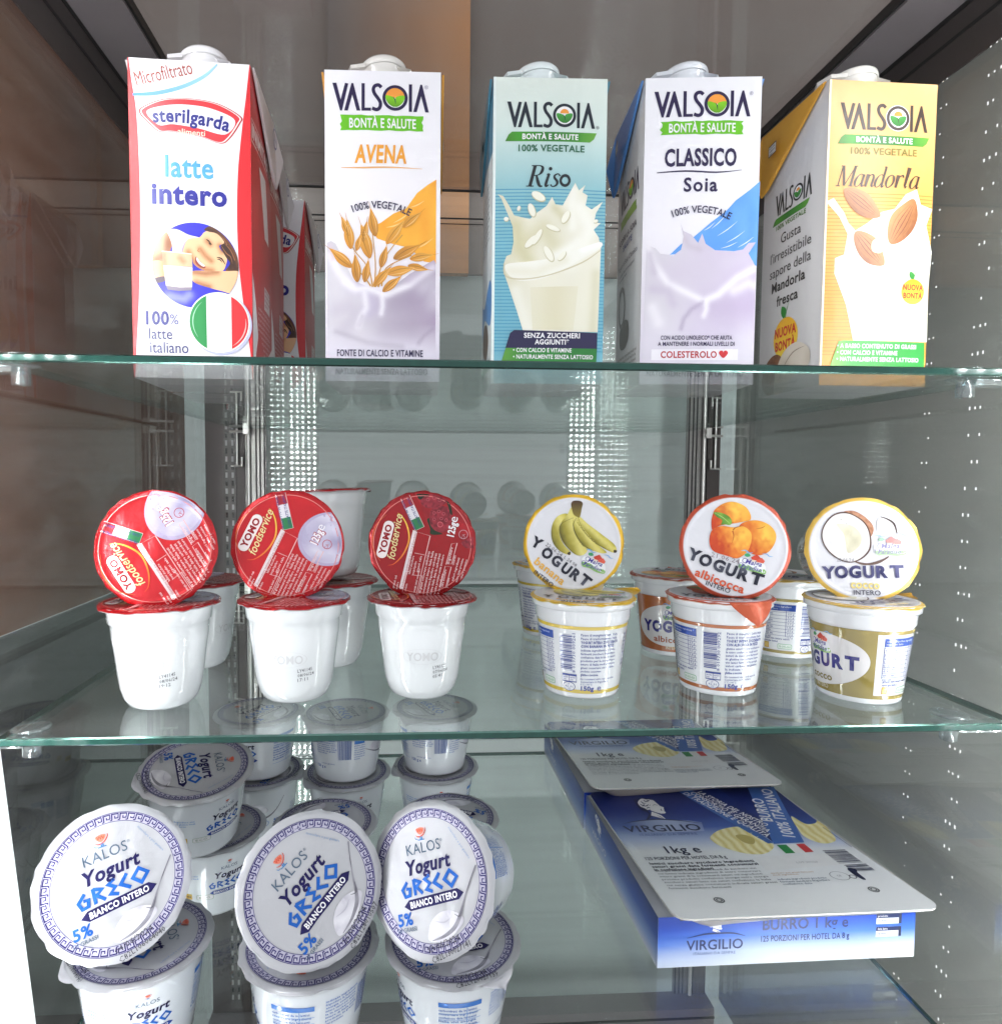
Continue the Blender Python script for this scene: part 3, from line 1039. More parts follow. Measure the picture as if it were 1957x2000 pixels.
def front_classico(A):
    f = frame(483, 1835, .1096, .1085, skew=-.0256)
    bg = grad([(0, H('d8cfe0')), (.3, H('e4dde8')), (.5, H('efebf2')), (1, H('f1f0f5'))])
    A.poly([(-W / 2, 0), (W / 2, 0), (W / 2, HC), (-W / 2, HC)], lambda u, v: bg(v / HC), 0, res=7)
    plant_logo(A, -28.5, 27.2, 155.0, 169.8, PURP)
    A.text('®', 27.5, 167.2, 2.0, H('8a84a0'), 3)
    brush_strip(A, -24.5, 23.5, 144.8, 152.6, H('66be12'), 2, 5)
    A.text('BONTÀ E SALUTE', -.5, 146.2, 4.9, WHITE, 4, w=38.5, bold=.035)
    A.text('CLASSICO', -1.0, 127.0, 9.4, PURP, 4, w=41.5, bold=.05)
    A.stroke([(-26, 123.4), (-10, 123.9), (8, 123.0), (23, 124.4)], [.5, .9, .8, .2], PURP, 3, smooth=4)
    A.text('Soia', -.8, 112.2, 7.6, PURP, 4, w=19.5, bold=.035, spacing=1.1)
    A.text('100% VEGETALE', .2, 99.8, 4.0, PURP, 6, w=33.5, bold=.02, arc=42, rot=-3)
    sw = f([(822, 745), (770, 790), (690, 850), (640, 905), (560, 965), (470, 1040), (400, 1080), (340, 1136), (480, 1110), (620, 1110), (700, 1112), (800, 1060), (806, 1190), (760, 1185), (745, 1160), (790, 1130), (815, 1000)])
    sw = f([(822, 745), (770, 790), (690, 850), (640, 905), (560, 965), (470, 1040), (400, 1080), (340, 1136), (480, 1125), (620, 1120), (745, 1180), (806, 1195)])
    A.poly(sw, lambda u, v: mix(H('5596e6'), H('6aa8ee'), vnoise(u / 5, v / 9, 4)), 1, res=3)
    for a, b, c, d in ((560, 1000, 640, 925), (590, 1040, 700, 960), (640, 1075, 740, 1010), (700, 1100, 790, 1040), (520, 1010, 580, 965), (610, 1105, 700, 1070)):
        A.stroke(f([(a, b), ((a + c) / 2, (b + d) / 2 + 5), (c, d)]), [.05, .55, .05], H('dfe9f8'), 2, smooth=3)
    splash_white(A, f, [(218, 1080), (265, 1100), (290, 1130), (360, 1140), (400, 1110), (415, 1040), (395, 965), (412, 1010), (455, 1030), (490, 1075), (512, 1025), (530, 1080), (580, 1115), (680, 1120), (730, 1110), (760, 1075), (800, 1070), (760, 1130), (800, 1200), (788, 1835), (400, 1835), (186, 1835)], 21)
    A.text('CON ACIDO LINOLEICO* CHE AIUTA', -.7, 26.2, 2.35, PURP, 6, w=42, bold=.03)
    A.text('A MANTENERE I NORMALI LIVELLI DI', -.7, 22.6, 2.35, PURP, 6, w=45, bold=.03)
    A.rect(-27, 14.2, 24, 20.6, H('efeaf2'), 5)
    A.text('COLESTEROLO', -5, 15.6, 3.7, H('b52a34'), 7, w=33, bold=.04)
    A.blob([(15.4, 15.4), (12.8, 18.0), (13.4, 19.6), (14.8, 19.7), (15.4, 18.9), (16.0, 19.7), (17.4, 19.6), (18.0, 18.0)], H('cf2a30'), 7)
    A.text('NATURALMENTE SENZA LATTOSIO', -1.0, 4.6, 3.4, PURP, 6, w=57, bold=.03)


def almond(A, cx, cy, L, w, rot, layer, flip=False):
    c, s = math.cos(R(rot)), math.sin(R(rot))
    T = lambda a, b: (cx + a * c - b * s, cy + a * s + b * c)
    k = -1 if flip else 1
    g = lambda u, v: mix(H('8e5026'), H('cf8f58'), .5 + .5 * (-(u - cx) * s + (v - cy) * c) / w + .25 * (vnoise(u * 1.3, v * 1.3, 3) - .5))
    A.blob([T(-L, 0), T(-L * .7, k * w * .62), T(-L * .1, k * w), T(L * .5, k * w * .7), T(L * .95, k * w * .12), T(L * .5, -k * w * .75), T(-L * .1, -k * w * .95), T(-L * .7, -k * w * .6)], g, layer, res=1.4)
    for j in (-.6, -.3, 0, .3, .6):
        A.stroke([T(-L * .85, k * w * j * .5), T(-L * .1, k * w * j), T(L * .7, k * w * j * .4)], [.1, .5, .1], H('74391a') if abs(j) < .5 else H('aa6c3c'), layer + 1, smooth=4)


def badge(A, cx, cy, r, layer=6, rot=0.0, name='NUOVA'):
    g = lambda u, v: mix(H('f3b21e'), H('fbe34c'), .5 - .5 * (v - cy) / r)
    A.poly(ell(cx, cy, r, r * .98), g, layer, res=2.5)
    A.blob([(cx - r * .1, cy + r * .95), (cx - r * .35, cy + r * 1.2), (cx - r * .3, cy + r * 1.55), (cx + r * .05, cy + r * 1.35)], H('2f8a32'), layer + 1)
    A.stroke([(cx, cy + r * .95), (cx + r * .1, cy + r * 1.3), (cx + r * .3, cy + r * 1.7)], [.8, .5, .2], H('3f9a34'), layer + 1, smooth=3)
    A.text('NUOVA', cx, cy + r * .12, r * .42, H('d0342a'), layer + 2, w=r * 1.75, bold=.06, rot=rot)
    A.text('BONTÀ', cx, cy - r * .52, r * .42, H('d0342a'), layer + 2, w=r * 1.65, bold=.06, rot=rot)


def serif_mandorla(A, x, y, h, w, col, layer=4):
    """'Mandorla' in a slanted serif hand fitted to the width w; h = cap height"""
    sl, tot = .27, 5.55
    kx = (w - sl * h) / tot

    def P(L):
        return [(x + a * kx + b * h * sl, y + b * h) for a, b in L]
    t, m = .045 * h, .125 * h
    S = lambda L, wd, sm=0: A.stroke(P(L), wd, col, layer, smooth=sm)

    def bowl(o):
        S([(o + .50, .46), (o + .38, .60), (o + .20, .56), (o + .06, .34), (o + .06, .12), (o + .18, .0), (o + .34, .06), (o + .50, .30)], [t, t, t, m * .9, m * .9, t, t, t], 4)

    def stem(o, top):
        S([(o + .50, top), (o + .50, .12), (o + .56, .02), (o + .66, .10)], [m * .9, m * .9, m * .6, t * .6], 3)
    # M
    S([(.0, .02), (.26, .02)], t)
    S([(.13, .0), (.13, .96)], t * 1.2)
    S([(.02, .98), (.24, .98)], t)
    S([(.17, .98), (.52, .03)], m)
    S([(.52, .03), (.92, .98)], t)
    S([(.92, .0), (.92, .98)], m)
    S([(.86, .98), (1.06, .98)], t)
    S([(.78, .02), (1.06, .02)], t)
    o = 1.10
    bowl(o); stem(o, .60)
    o = 1.76                                   # n
    S([(o + .02, .56), (o + .12, .61), (o + .12, .0)], [t, m * .9, m * .9])
    S([(o + .12, .36), (o + .28, .58), (o + .44, .58), (o + .50, .42), (o + .48, .10), (o + .54, .02), (o + .64, .10)], [t, t, m * .7, m * .9, m * .9, m * .5, t * .6], 4)
    o = 2.40                                   # d
    bowl(o); stem(o, 1.0); S([(o + .38, .98), (o + .52, 1.0)], t)
    o = 3.08                                   # o
    S([(o + .30, .60), (o + .12, .50), (o + .06, .24), (o + .18, .01), (o + .36, .04), (o + .52, .22), (o + .50, .48), (o + .34, .60), (o + .26, .59)], [t, m * .7, m, t * 1.3, t * 1.2, m * .7, m, t, t], 4)
    o = 3.72                                   # r
    S([(o + .02, .56), (o + .12, .61), (o + .12, .0)], [t, m * .9, m * .9])
    S([(o + .12, .34), (o + .26, .56), (o + .42, .60), (o + .46, .50)], [t, t, m * .7, m * .5], 3)
    o = 4.28                                   # l
    S([(o + .02, .97), (o + .16, 1.0), (o + .14, .12), (o + .20, .02), (o + .30, .10)], [t, m * .9, m * .9, m * .6, t * .6])
    o = 4.72
    bowl(o); stem(o, .60)


def front_mandorla(A):
    f = frame(1399, 1835, .1214, .1093, skew=-.0525)
    bg = grad([(0, H('e59a34')), (.3, H('e59a36')), (.55, H('e8a54a')), (.75, H('ebb264')), (1, H('ecbe84'))])
    A.poly([(-W / 2, 0), (W / 2, 0), (W / 2, HC), (-W / 2, HC)], lambda u, v: bg(v / HC), 0, res=6)
    for i in range(46):
        v = 18 + i * 2.1
        A.rect(-W / 2, v, W / 2, v + .5, H('cc8222'), 1)
    A.rect(-W / 2, 0, -W / 2 + 1.3, HC, H('f3e3cc'), 2)
    plant_logo(A, -26.5, 28.0, 149.5, 164.8, H('43302a'), oring=H('43302a'), leaf=H('3f9a3a'), halo=True)
    ribbon_strip(A, -27.5, 29.5, 141.2, 146.6)
    A.text('BONTÀ E SALUTE', 1, 142.4, 3.0, WHITE, 4, w=35, bold=.05)
    A.text('100% VEGETALE', 1, 135.4, 3.7, H('7d7424'), 4, w=41, bold=.035)
    serif_mandorla(A, -28.0, 116.6, 12.0, 56, H('43261a'))
    ms = f([(1178, 850), (1215, 830), (1265, 905), (1285, 960), (1320, 1000), (1380, 960), (1450, 900), (1520, 880), (1580, 800), (1640, 770), (1660, 850), (1725, 870), (1690, 960), (1720, 1100), (1700, 1300), (1690, 1590), (1300, 1590), (1265, 1400), (1210, 1230), (1215, 1150), (1260, 1130), (1280, 1020), (1240, 930)])
    A.poly(ms, pour(H('efe8da'), [(f([(1230, 870), (1300, 1000), (1290, 1120)]), 3, H('dcc8a2'), .6), (f([(1500, 900), (1460, 1040), (1500, 1150)]), 5, H('e2d2b4'), .7), (f([(1650, 820), (1640, 1000), (1600, 1100)]), 4, H('faf6ee'), .9), (f([(1260, 1240), (1330, 1560)]), 4, H('dfd0b2'), .6), (f([(1690, 1200), (1660, 1560)]), 4, H('e0d2b6'), .6)], seed=31), 3, res=1.6)
    A.stroke(f([(1212, 1190), (1240, 1260), (1400, 1250), (1560, 1200), (1690, 1150)]), [.4, .9, .6, .6, .3], H('e4d3b2'), 4, smooth=4)
    for (x, y, L, w, a) in ((1356, 858, 14.0, 6.6, -36), (1565, 945, 15.5, 8.2, 60), (1388, 1100, 13.5, 7.2, -48)):
        u, v = f([(x, y)])[0]
        almond(A, u, v, L, w, a, 5)
    u, v = f([(1412, 1090)])[0]
    A.blob([(u - 1, v - 2), (u + 4, v - 3), (u + 7, v + 2), (u + 6, v + 7), (u + 2, v + 6), (u - 1.5, v + 3)], H('f1e0c4'), 7)
    u, v = f([(1612, 1320)])[0]
    badge(A, u, v, 7.6)
    gg = grad([(0, H('8cc04a')), (.25, H('39a63e')), (1, H('2a9a3c'))])
    A.poly(f([(1225, 1595), (1250, 1590), (1676, 1594), (1672, 1730), (1180, 1730)]), lambda u, v: gg((u + 30) / 60), 7, res=5)
    A.text('• A BASSO CONTENUTO DI GRASSI', -23.5, 22.4, 2.4, WHITE, 9, w=50, align='l', bold=.05)
    A.text('• CON CALCIO E VITAMINE', -23.5, 18.5, 2.4, WHITE, 9, w=38, align='l', bold=.05)
    A.text('• NATURALMENTE SENZA LATTOSIO', -23.5, 14.6, 2.4, WHITE, 9, w=52, align='l', bold=.05)
    A.rect(-W / 2, 0, W / 2, 11.4, H('efa83e'), 6)


def left_mandorla(A):
    """left wall of the almond carton; u runs to the right towards the front edge"""
    A.poly([(-DC / 2, 0), (DC / 2, 0), (DC / 2, HC), (-DC / 2, HC)], H('dcdad8'), 0, res=10)
    plant_logo(A, -17, 22, 117, 131, H('2a2a24'), oring=H('2a2a24'), leaf=H('3f9a3a'))
    ribbon_strip(A, -20, 20, 111.6, 115.8)
    A.text('100% VEGETALE', 1, 107.8, 2.7, H('4c7a22'), 4, w=32, bold=.03)
    for st, x, y, b in (('Gusta', 2, 97.5, .0), ("l'irresistibile", 1, 87.5, .0), ('sapore della', 1, 77.5, .0), ('Mandorla', 0, 67.5, .035), ('fresca', 0, 57.5, .035)):
        A.text(st, x, y, 6.3, H('3a352e'), 4, bold=b)
    badge(A, -1, 35, 13.5, 4)
    A.blob([(-26, 4), (-28, 12), (-22, 22), (-12, 26), (-4, 22), (-6, 10), (-12, 2), (-20, 0)], lambda u, v: mix(H('6e452c'), H('9a6a4a'), vnoise(u * .7, v * .7, 9)), 8, res=2)
    A.blob([(-13, 1), (-11, 14), (-2, 26), (12, 30), (24, 24), (24, 14), (12, 12), (2, 4), (-6, 0)], lambda u, v: mix(H('b7a892'), H('ece2d2'), .25 + .7 * vnoise(u * .12 + 1, v * .16, 4)), 9, res=2)
    A.stroke([(-11, 3), (-2, 16), (8, 24), (20, 26)], [.3, .8, .8, .2], H('a08d74'), 10, smooth=4)
    A.lines(-26, 5, 2, 40, 1.6, 2.4, H('6d6a66'), 11)


def left_classico(A):
    A.poly([(-DC / 2, 0), (DC / 2, 0), (DC / 2, HC), (-DC / 2, HC)], H('d9d7d8'), 0, res=10)
    plant_logo(A, -22, 26, 118, 133, H('2a2440'))
    brush_strip(A, -20, 22, 108, 114, H('7aa83a'), 2, 8)
    A.text('SCOPRI LA SOIA', 0, 98, 3.6, H('4b4656'), 4, w=46, bold=.03)
    A.text('SALUTE', 2, 92, 3.6, H('4b5a9a'), 4, w=24, bold=.03)
    A.text('Yogurt di Soia Classico', 0, 82, 3.2, H('4b4656'), 4, w=50)
    A.lines(-20, 77, 2, 40, 1.8, 3.0, H('6b6674'), 4)
    A.ring(-12, 56, 8, 10.5, H('7c7472'), 4, ry=1.3)
    A.blob([(-16, 30), (-18, 40), (-8, 46), (6, 44), (8, 34), (-2, 28)], H('6a625e'), 4)
    A.lines(-28, 22, 6, 56, 2.0, 3.0, H('6b6058'), 4, seed=3)


def left_riso(A):
    A.poly([(-DC / 2, 0), (DC / 2, 0), (DC / 2, HC), (-DC / 2, HC)], H('e3e9e8'), 0, res=10)
    A.rect(-DC / 2, 135, DC / 2, HC, H('4d8fae'), 1)
    A.blob([(-30, 60), (0, 52), (30, 62), (30, 36), (0, 44), (-30, 36)], H('4d8fd0'), 1)
    A.blob([(-18, 28), (-6, 40), (14, 38), (20, 26), (4, 18)], H('6a4a36'), 2)
    A.rect(-28, 10, 24, 16, H('2c8a4a'), 2)
    A.lines(-26, 120, 10, 52, 2.0, 4.0, H('4b5a66'), 2)


def front_latte(A):
    f = frame(467, 1875, .1015, .1026, skew=-.0151)
    A.poly([(-W / 2, 0), (W / 2, 0), (W / 2, HC), (-W / 2, HC)], H('efedf1'), 0, res=10)
    red = H('d5232b')
    Lp = [(HC, .6), (165, 2.0), (150, 4.2), (128, 5.2), (100, 5.6), (70, 5.0), (40, 3.6), (15, 1.8), (0, .9)]
    Lp = cat_open([(b, a) for a, b in Lp], 4)
    A.poly([(-W / 2, HC), (-W / 2, 0)] + [(-W / 2 + a, b) for a, b in reversed(Lp)], red, 1)
    Rp = [(HC, .3), (160, 2.4), (140, 5.0), (115, 7.4), (85, 8.0), (60, 6.8), (35, 4.0), (15, 1.4), (0, .4)]
    Rp = cat_open([(b, a) for a, b in Rp], 4)
    A.poly([(W / 2, 0), (W / 2, HC)] + [(W / 2 - a, b) for a, b in Rp], red, 1)
    A.text('Microfiltrato', -28.6, 162.4, 7.6, H('a04a3e'), 4, w=32, align='l', rot=15)
    A.stroke([(-31, 157.6), (-18, 158.8), (-4, 163), (8, 169.5), (15.5, 176.8)], [1.4, 2.2, 2.2, 1.9, .9], lambda u, v: mix(H('3f93dc'), H('9cc9f0'), (u + 31) / 46), 3, smooth=5)
    # oval name plate with double border
    def plate(k, dy=0.0):
        P = [(-25, 150.5), (-14, 155.2), (0, 156.4), (15, 154.6), (27, 148.6), (26.5, 144.5), (21, 136.2), (16, 133.4), (5, 136.5), (-10, 138.2), (-16, 138.0), (-20, 141), (-26, 147)]
        cx, cy = .5, 145.5
        return [(cx + (a - cx) * k, cy + (b - cy) * k + dy) for a, b in P]
    A.blob(plate(1.05), H('b8383a'), 2)
    A.blob(plate(1.015), H('f0e9e6'), 3)
    A.blob(plate(.985), H('d5323a'), 4)
    wp = [(-23.5, 148.5), (-13, 152.2), (0, 153.2), (13, 151.6), (25, 146.2), (19.5, 138.0), (5, 140.5), (-9, 142.0), (-17, 141.3)]
    A.blob(wp, H('f1eef0'), 5)
    A.text('sterilgarda', .9, 143.0, 7.2, H('23267e'), 7, w=41.5, bold=.05, arc=110, rot=-4.0)
    A.text('alimenti', 1.0, 136.6, 3.0, H('f3e3cf'), 7, w=15, rot=-2, bold=.02)
    A.text('latte', -.4, 113.0, 11.6, H('4f9fe6'), 5, w=26.5, bold=.035)
    A.text('intero', -.6, 98.0, 11.0, H('22228c'), 5, w=41.5, bold=.06)
    # round picture: someone resting on folded arms behind a glass of milk
    cx, cy, rr = 2.2, 64.0, 24.0
    C = ell(cx, cy, rr, rr * 1.0, n=64)
    A.poly(C, H('2f2cc0'), 3)
    g = frame(640, 678, .0468)

    def clip(P):
        out = []
        for x, y in P:
            d = math.hypot(x - cx, y - cy)
            if d > rr:
                x, y = cx + (x - cx) * rr / d, cy + (y - cy) * rr / d
            out.append((x, y))
        return out

    def G(P, smooth=True):
        Q = [(a + cx, b + cy) for a, b in g(P)]
        return clip(cat_closed(Q, 5) if smooth else Q)
    sh = lambda lo, hi, P, w: pour(hi, [(G(p, False), w, lo, .85) for p in P], soft=.04)
    dkn, mid, lit = H('8a4f2a'), H('c98a58'), H('ecbb90')
    A.poly(G([(310, 275), (210, 400), (120, 560), (125, 650), (350, 650), (345, 520), (375, 430), (340, 320)]), sh(dkn, lit, [[(330, 420), (300, 560), (180, 630)], [(340, 350), (350, 480)]], 3.0), 4, res=1.4)
    A.poly(G([(305, 268), (430, 258), (560, 315), (690, 345), (560, 372), (510, 440), (480, 540), (450, 650), (345, 650), (370, 540), (365, 430), (330, 330)]), sh(H('b9aeb8'), H('e6e0e2'), [[(390, 300), (430, 480)], [(500, 420), (470, 560)]], 1.6), 5, res=1.4)
    A.poly(G([(555, 372), (690, 342), (760, 270), (880, 255), (970, 340), (985, 400), (925, 440), (1010, 570), (1005, 650), (960, 735), (830, 752), (700, 722), (620, 660), (600, 600), (545, 655), (465, 650), (490, 520)]), sh(H('a8683c'), lit, [[(620, 640), (700, 715), (840, 735)], [(560, 520), (600, 600)], [(700, 480), (760, 560), (830, 620)], [(930, 430), (960, 500)], [(470, 600), (500, 640)], [(780, 380), (820, 420)]], 1.7), 6, res=1.2)
    A.poly(G([(750, 245), (830, 205), (980, 305), (1090, 450), (1155, 600), (1160, 735), (1000, 735), (1050, 640), (1000, 560), (940, 440), (985, 385), (900, 290), (800, 268)]), sh(H('2a150c'), H('7a4a2e'), [[(930, 330), (1060, 520), (1120, 700)], [(960, 440), (1040, 580), (1050, 700)], [(780, 240), (880, 270)]], 2.2), 7, res=1.3)
    for P in ([(950, 430), (1010, 520), (1060, 560), (1080, 640)], [(985, 400), (1060, 480), (1110, 600)], [(900, 285), (980, 350), (1020, 420)]):
        A.stroke(G(P, False), [.1, .5, .5, .1][:len(P)], H('94603e'), 9, smooth=3)
    A.stroke(G([(770, 362), (800, 378), (838, 425)], False), [.3, .7, .3], H('3a2014'), 8, smooth=3)
    A.stroke(G([(800, 398), (815, 415), (826, 432)], False), [.2, .6, .2], H('1e1410'), 8, smooth=3)
    A.stroke(G([(895, 575), (950, 585), (995, 655)], False), [.3, .8, .3], H('3a2014'), 9, smooth=3)
    A.stroke(G([(900, 600), (930, 600), (960, 632)], False), [.2, .6, .2], H('1e1410'), 9, smooth=3)
    A.stroke(G([(690, 470), (672, 505), (700, 520)], False), [.2, .5, .2], H('a86a40'), 8, smooth=3)
    A.poly(G([(648, 575), (690, 620), (760, 690), (740, 712), (680, 690), (640, 640)]), H('8c3a2c'), 8)
    A.poly(G([(660, 585), (700, 635), (752, 680), (735, 692), (688, 662), (656, 615)]), H('f3ece6'), 9)
    A.poly(G([(600, 760), (700, 740), (830, 745), (1000, 735), (1152, 730), (1158, 800), (1090, 995), (960, 980), (800, 945), (650, 900), (600, 850)]), sh(H('9a5c34'), lit, [[(600, 760), (760, 775), (900, 748)], [(650, 890), (800, 935)]], 1.9), 8, res=1.3)
    A.poly(G([(122, 650), (262, 655), (272, 835), (170, 850), (135, 760)]), sh(mid, lit, [[(262, 660), (268, 830)]], 2.0), 8, res=1.6)
    A.poly(G([(160, 850), (275, 825), (280, 880), (180, 905)]), H('4a3444'), 9)
    A.poly(G([(255, 880), (640, 900), (960, 985), (1060, 1000), (900, 1110), (600, 1190), (350, 1110), (230, 990)]), sh(H('8f94e0'), H('2f2cc0'), [[(330, 1060), (500, 1090), (560, 1040)]], 2.6), 7, res=1.6)
    A.poly(G([(250, 528), (600, 545), (608, 705), (262, 690)], False), sh(H('b3805a'), H('dcb692'), [[(270, 560), (280, 680)], [(460, 600), (500, 640)]], 1.6), 10, res=1.6)
    A.stroke(G([(248, 526), (420, 536), (602, 548)], False), .45, H('f4e8da'), 12)
    A.poly(G([(262, 692), (430, 700), (608, 710), (600, 945), (450, 952), (290, 935)], False), lambda u, v: mix(H('e9e0c8'), H('f8f4e4'), (u - cx + 18) / 14), 11, res=2)
    A.poly(G([(290, 935), (450, 952), (600, 945), (592, 985), (440, 998), (312, 985)], False), H('8f8494'), 12)
    # tricolour disc
    fx, fy, fr = 15.0, 32.0, 16.8
    A.poly(ell(fx + .8, fy - .9, fr + .8, n=56), H('b9bada'), 12)
    A.poly(ell(fx, fy, fr + .3, n=56), H('f3f3f3'), 13)
    fl = ell(fx, fy, fr - .4, n=72)
    A.poly([p for p in fl if p[0] < fx - 6.5], H('1f8a45'), 14)
    A.poly([p for p in fl if p[0] > fx + 6.8], H('d62a30'), 14)
    A.stroke(ell(fx, fy, fr - 2.2, n=20, a0=130, a1=215), [.1 + .5 * math.sin(math.pi * i / 20) for i in range(21)], H('9fd0b0'), 15)
    A.stroke(ell(fx, fy, fr - 1.8, n=20, a0=-60, a1=10), [.1 + .6 * math.sin(math.pi * i / 20) for i in range(21)], H('f2b8b4'), 15)
    A.text('100', -26.0, 30.2, 7.2, H('2d2c7c'), 6, w=13.0, align='l', bold=.05)
    A.text('%', -12.5, 30.4, 5.6, H('4a4a90'), 6, w=4.8, align='l')
    A.text('latte', -24.4, 22.0, 6.0, H('34336e'), 6, w=13.0, align='l', bold=.01)
    A.text('italiano', -24.0, 14.2, 6.2, H('34336e'), 6, w=21.5, align='l', bold=.01)


def right_latte(A):
    """right wall of the milk cartons; u runs to the right, away from the front edge"""
    A.poly([(-DC / 2, 0), (DC / 2, 0), (DC / 2, HC), (-DC / 2, HC)], H('b3242a'), 0, res=8)
    A.rect(-DC / 2 + 1, 136.5, DC / 2, 149.5, H('e6d2ce'), 1)
    A.rect(-DC / 2 + 1.6, 137.2, DC / 2, 148.8, H('a5262c'), 2)
    A.text('INIMITABILE', 0, 139.2, 7.6, H('e9dcd8'), 3, w=62, bold=.04)
    A.poly([(-14, 130), (6, 130), (16, 92), (0, 92)], H('d8d2d0'), 1)
    A.rect(-2, 48, 20, 62, H('d8c8c8'), 1)
    A.lines(-1, 59.5, 4, 20, 1.8, 3.0, H('9a2a2e'), 3, seed=5)
    A.lines(-20, 44, 9, 42, 2.0, 3.2, H('dcb4b2'), 2, seed=6)
    A.poly([(-DC / 2, 62), (-26, 44), (-20, 26), (-6, 12), (DC / 2, 30), (DC / 2, 0), (-DC / 2, 0)], H('e4e0e2'), 3)
    A.poly([(-28, 12), (-18, 32), (4, 14), (-6, 10)], H('b3242a'), 4)
    A.ring(-14, 8, 5, 5.8, H('b8383a'), 5)
    A.text('RICICLA', -14, 7, 1.8, H('b8383a'), 5, w=8)


def recycle_mark(A, x, y, r, col, layer=3):
    A.ring(x, y, r * .82, r, col, layer, ry=1.3)
    A.stroke([(x - r * .4, y - r * .4), (x, y + r * .8), (x + r * .4, y - r * .3)], r * .16, col, layer)
    A.stroke([(x + r * .3, y + r * .3), (x, y - r * .8), (x - r * .3, y + r * .2)], r * .16, col, layer)


# ------------------------------------------------------------------ print work of the lids and cups
RY, HY = 0.0318, 0.0571        # red cups: lid radius, height
RM, HM = 0.0308, 0.0567        # fruit yogurt cups
RK, HK = 0.0403, 0.0540        # greek yogurt cups


def in_disc(P, r):
    out = []
    for x, y in P:
        d = math.hypot(x, y)
        out.append((x * r / d, y * r / d) if d > r else (x, y))
    return out


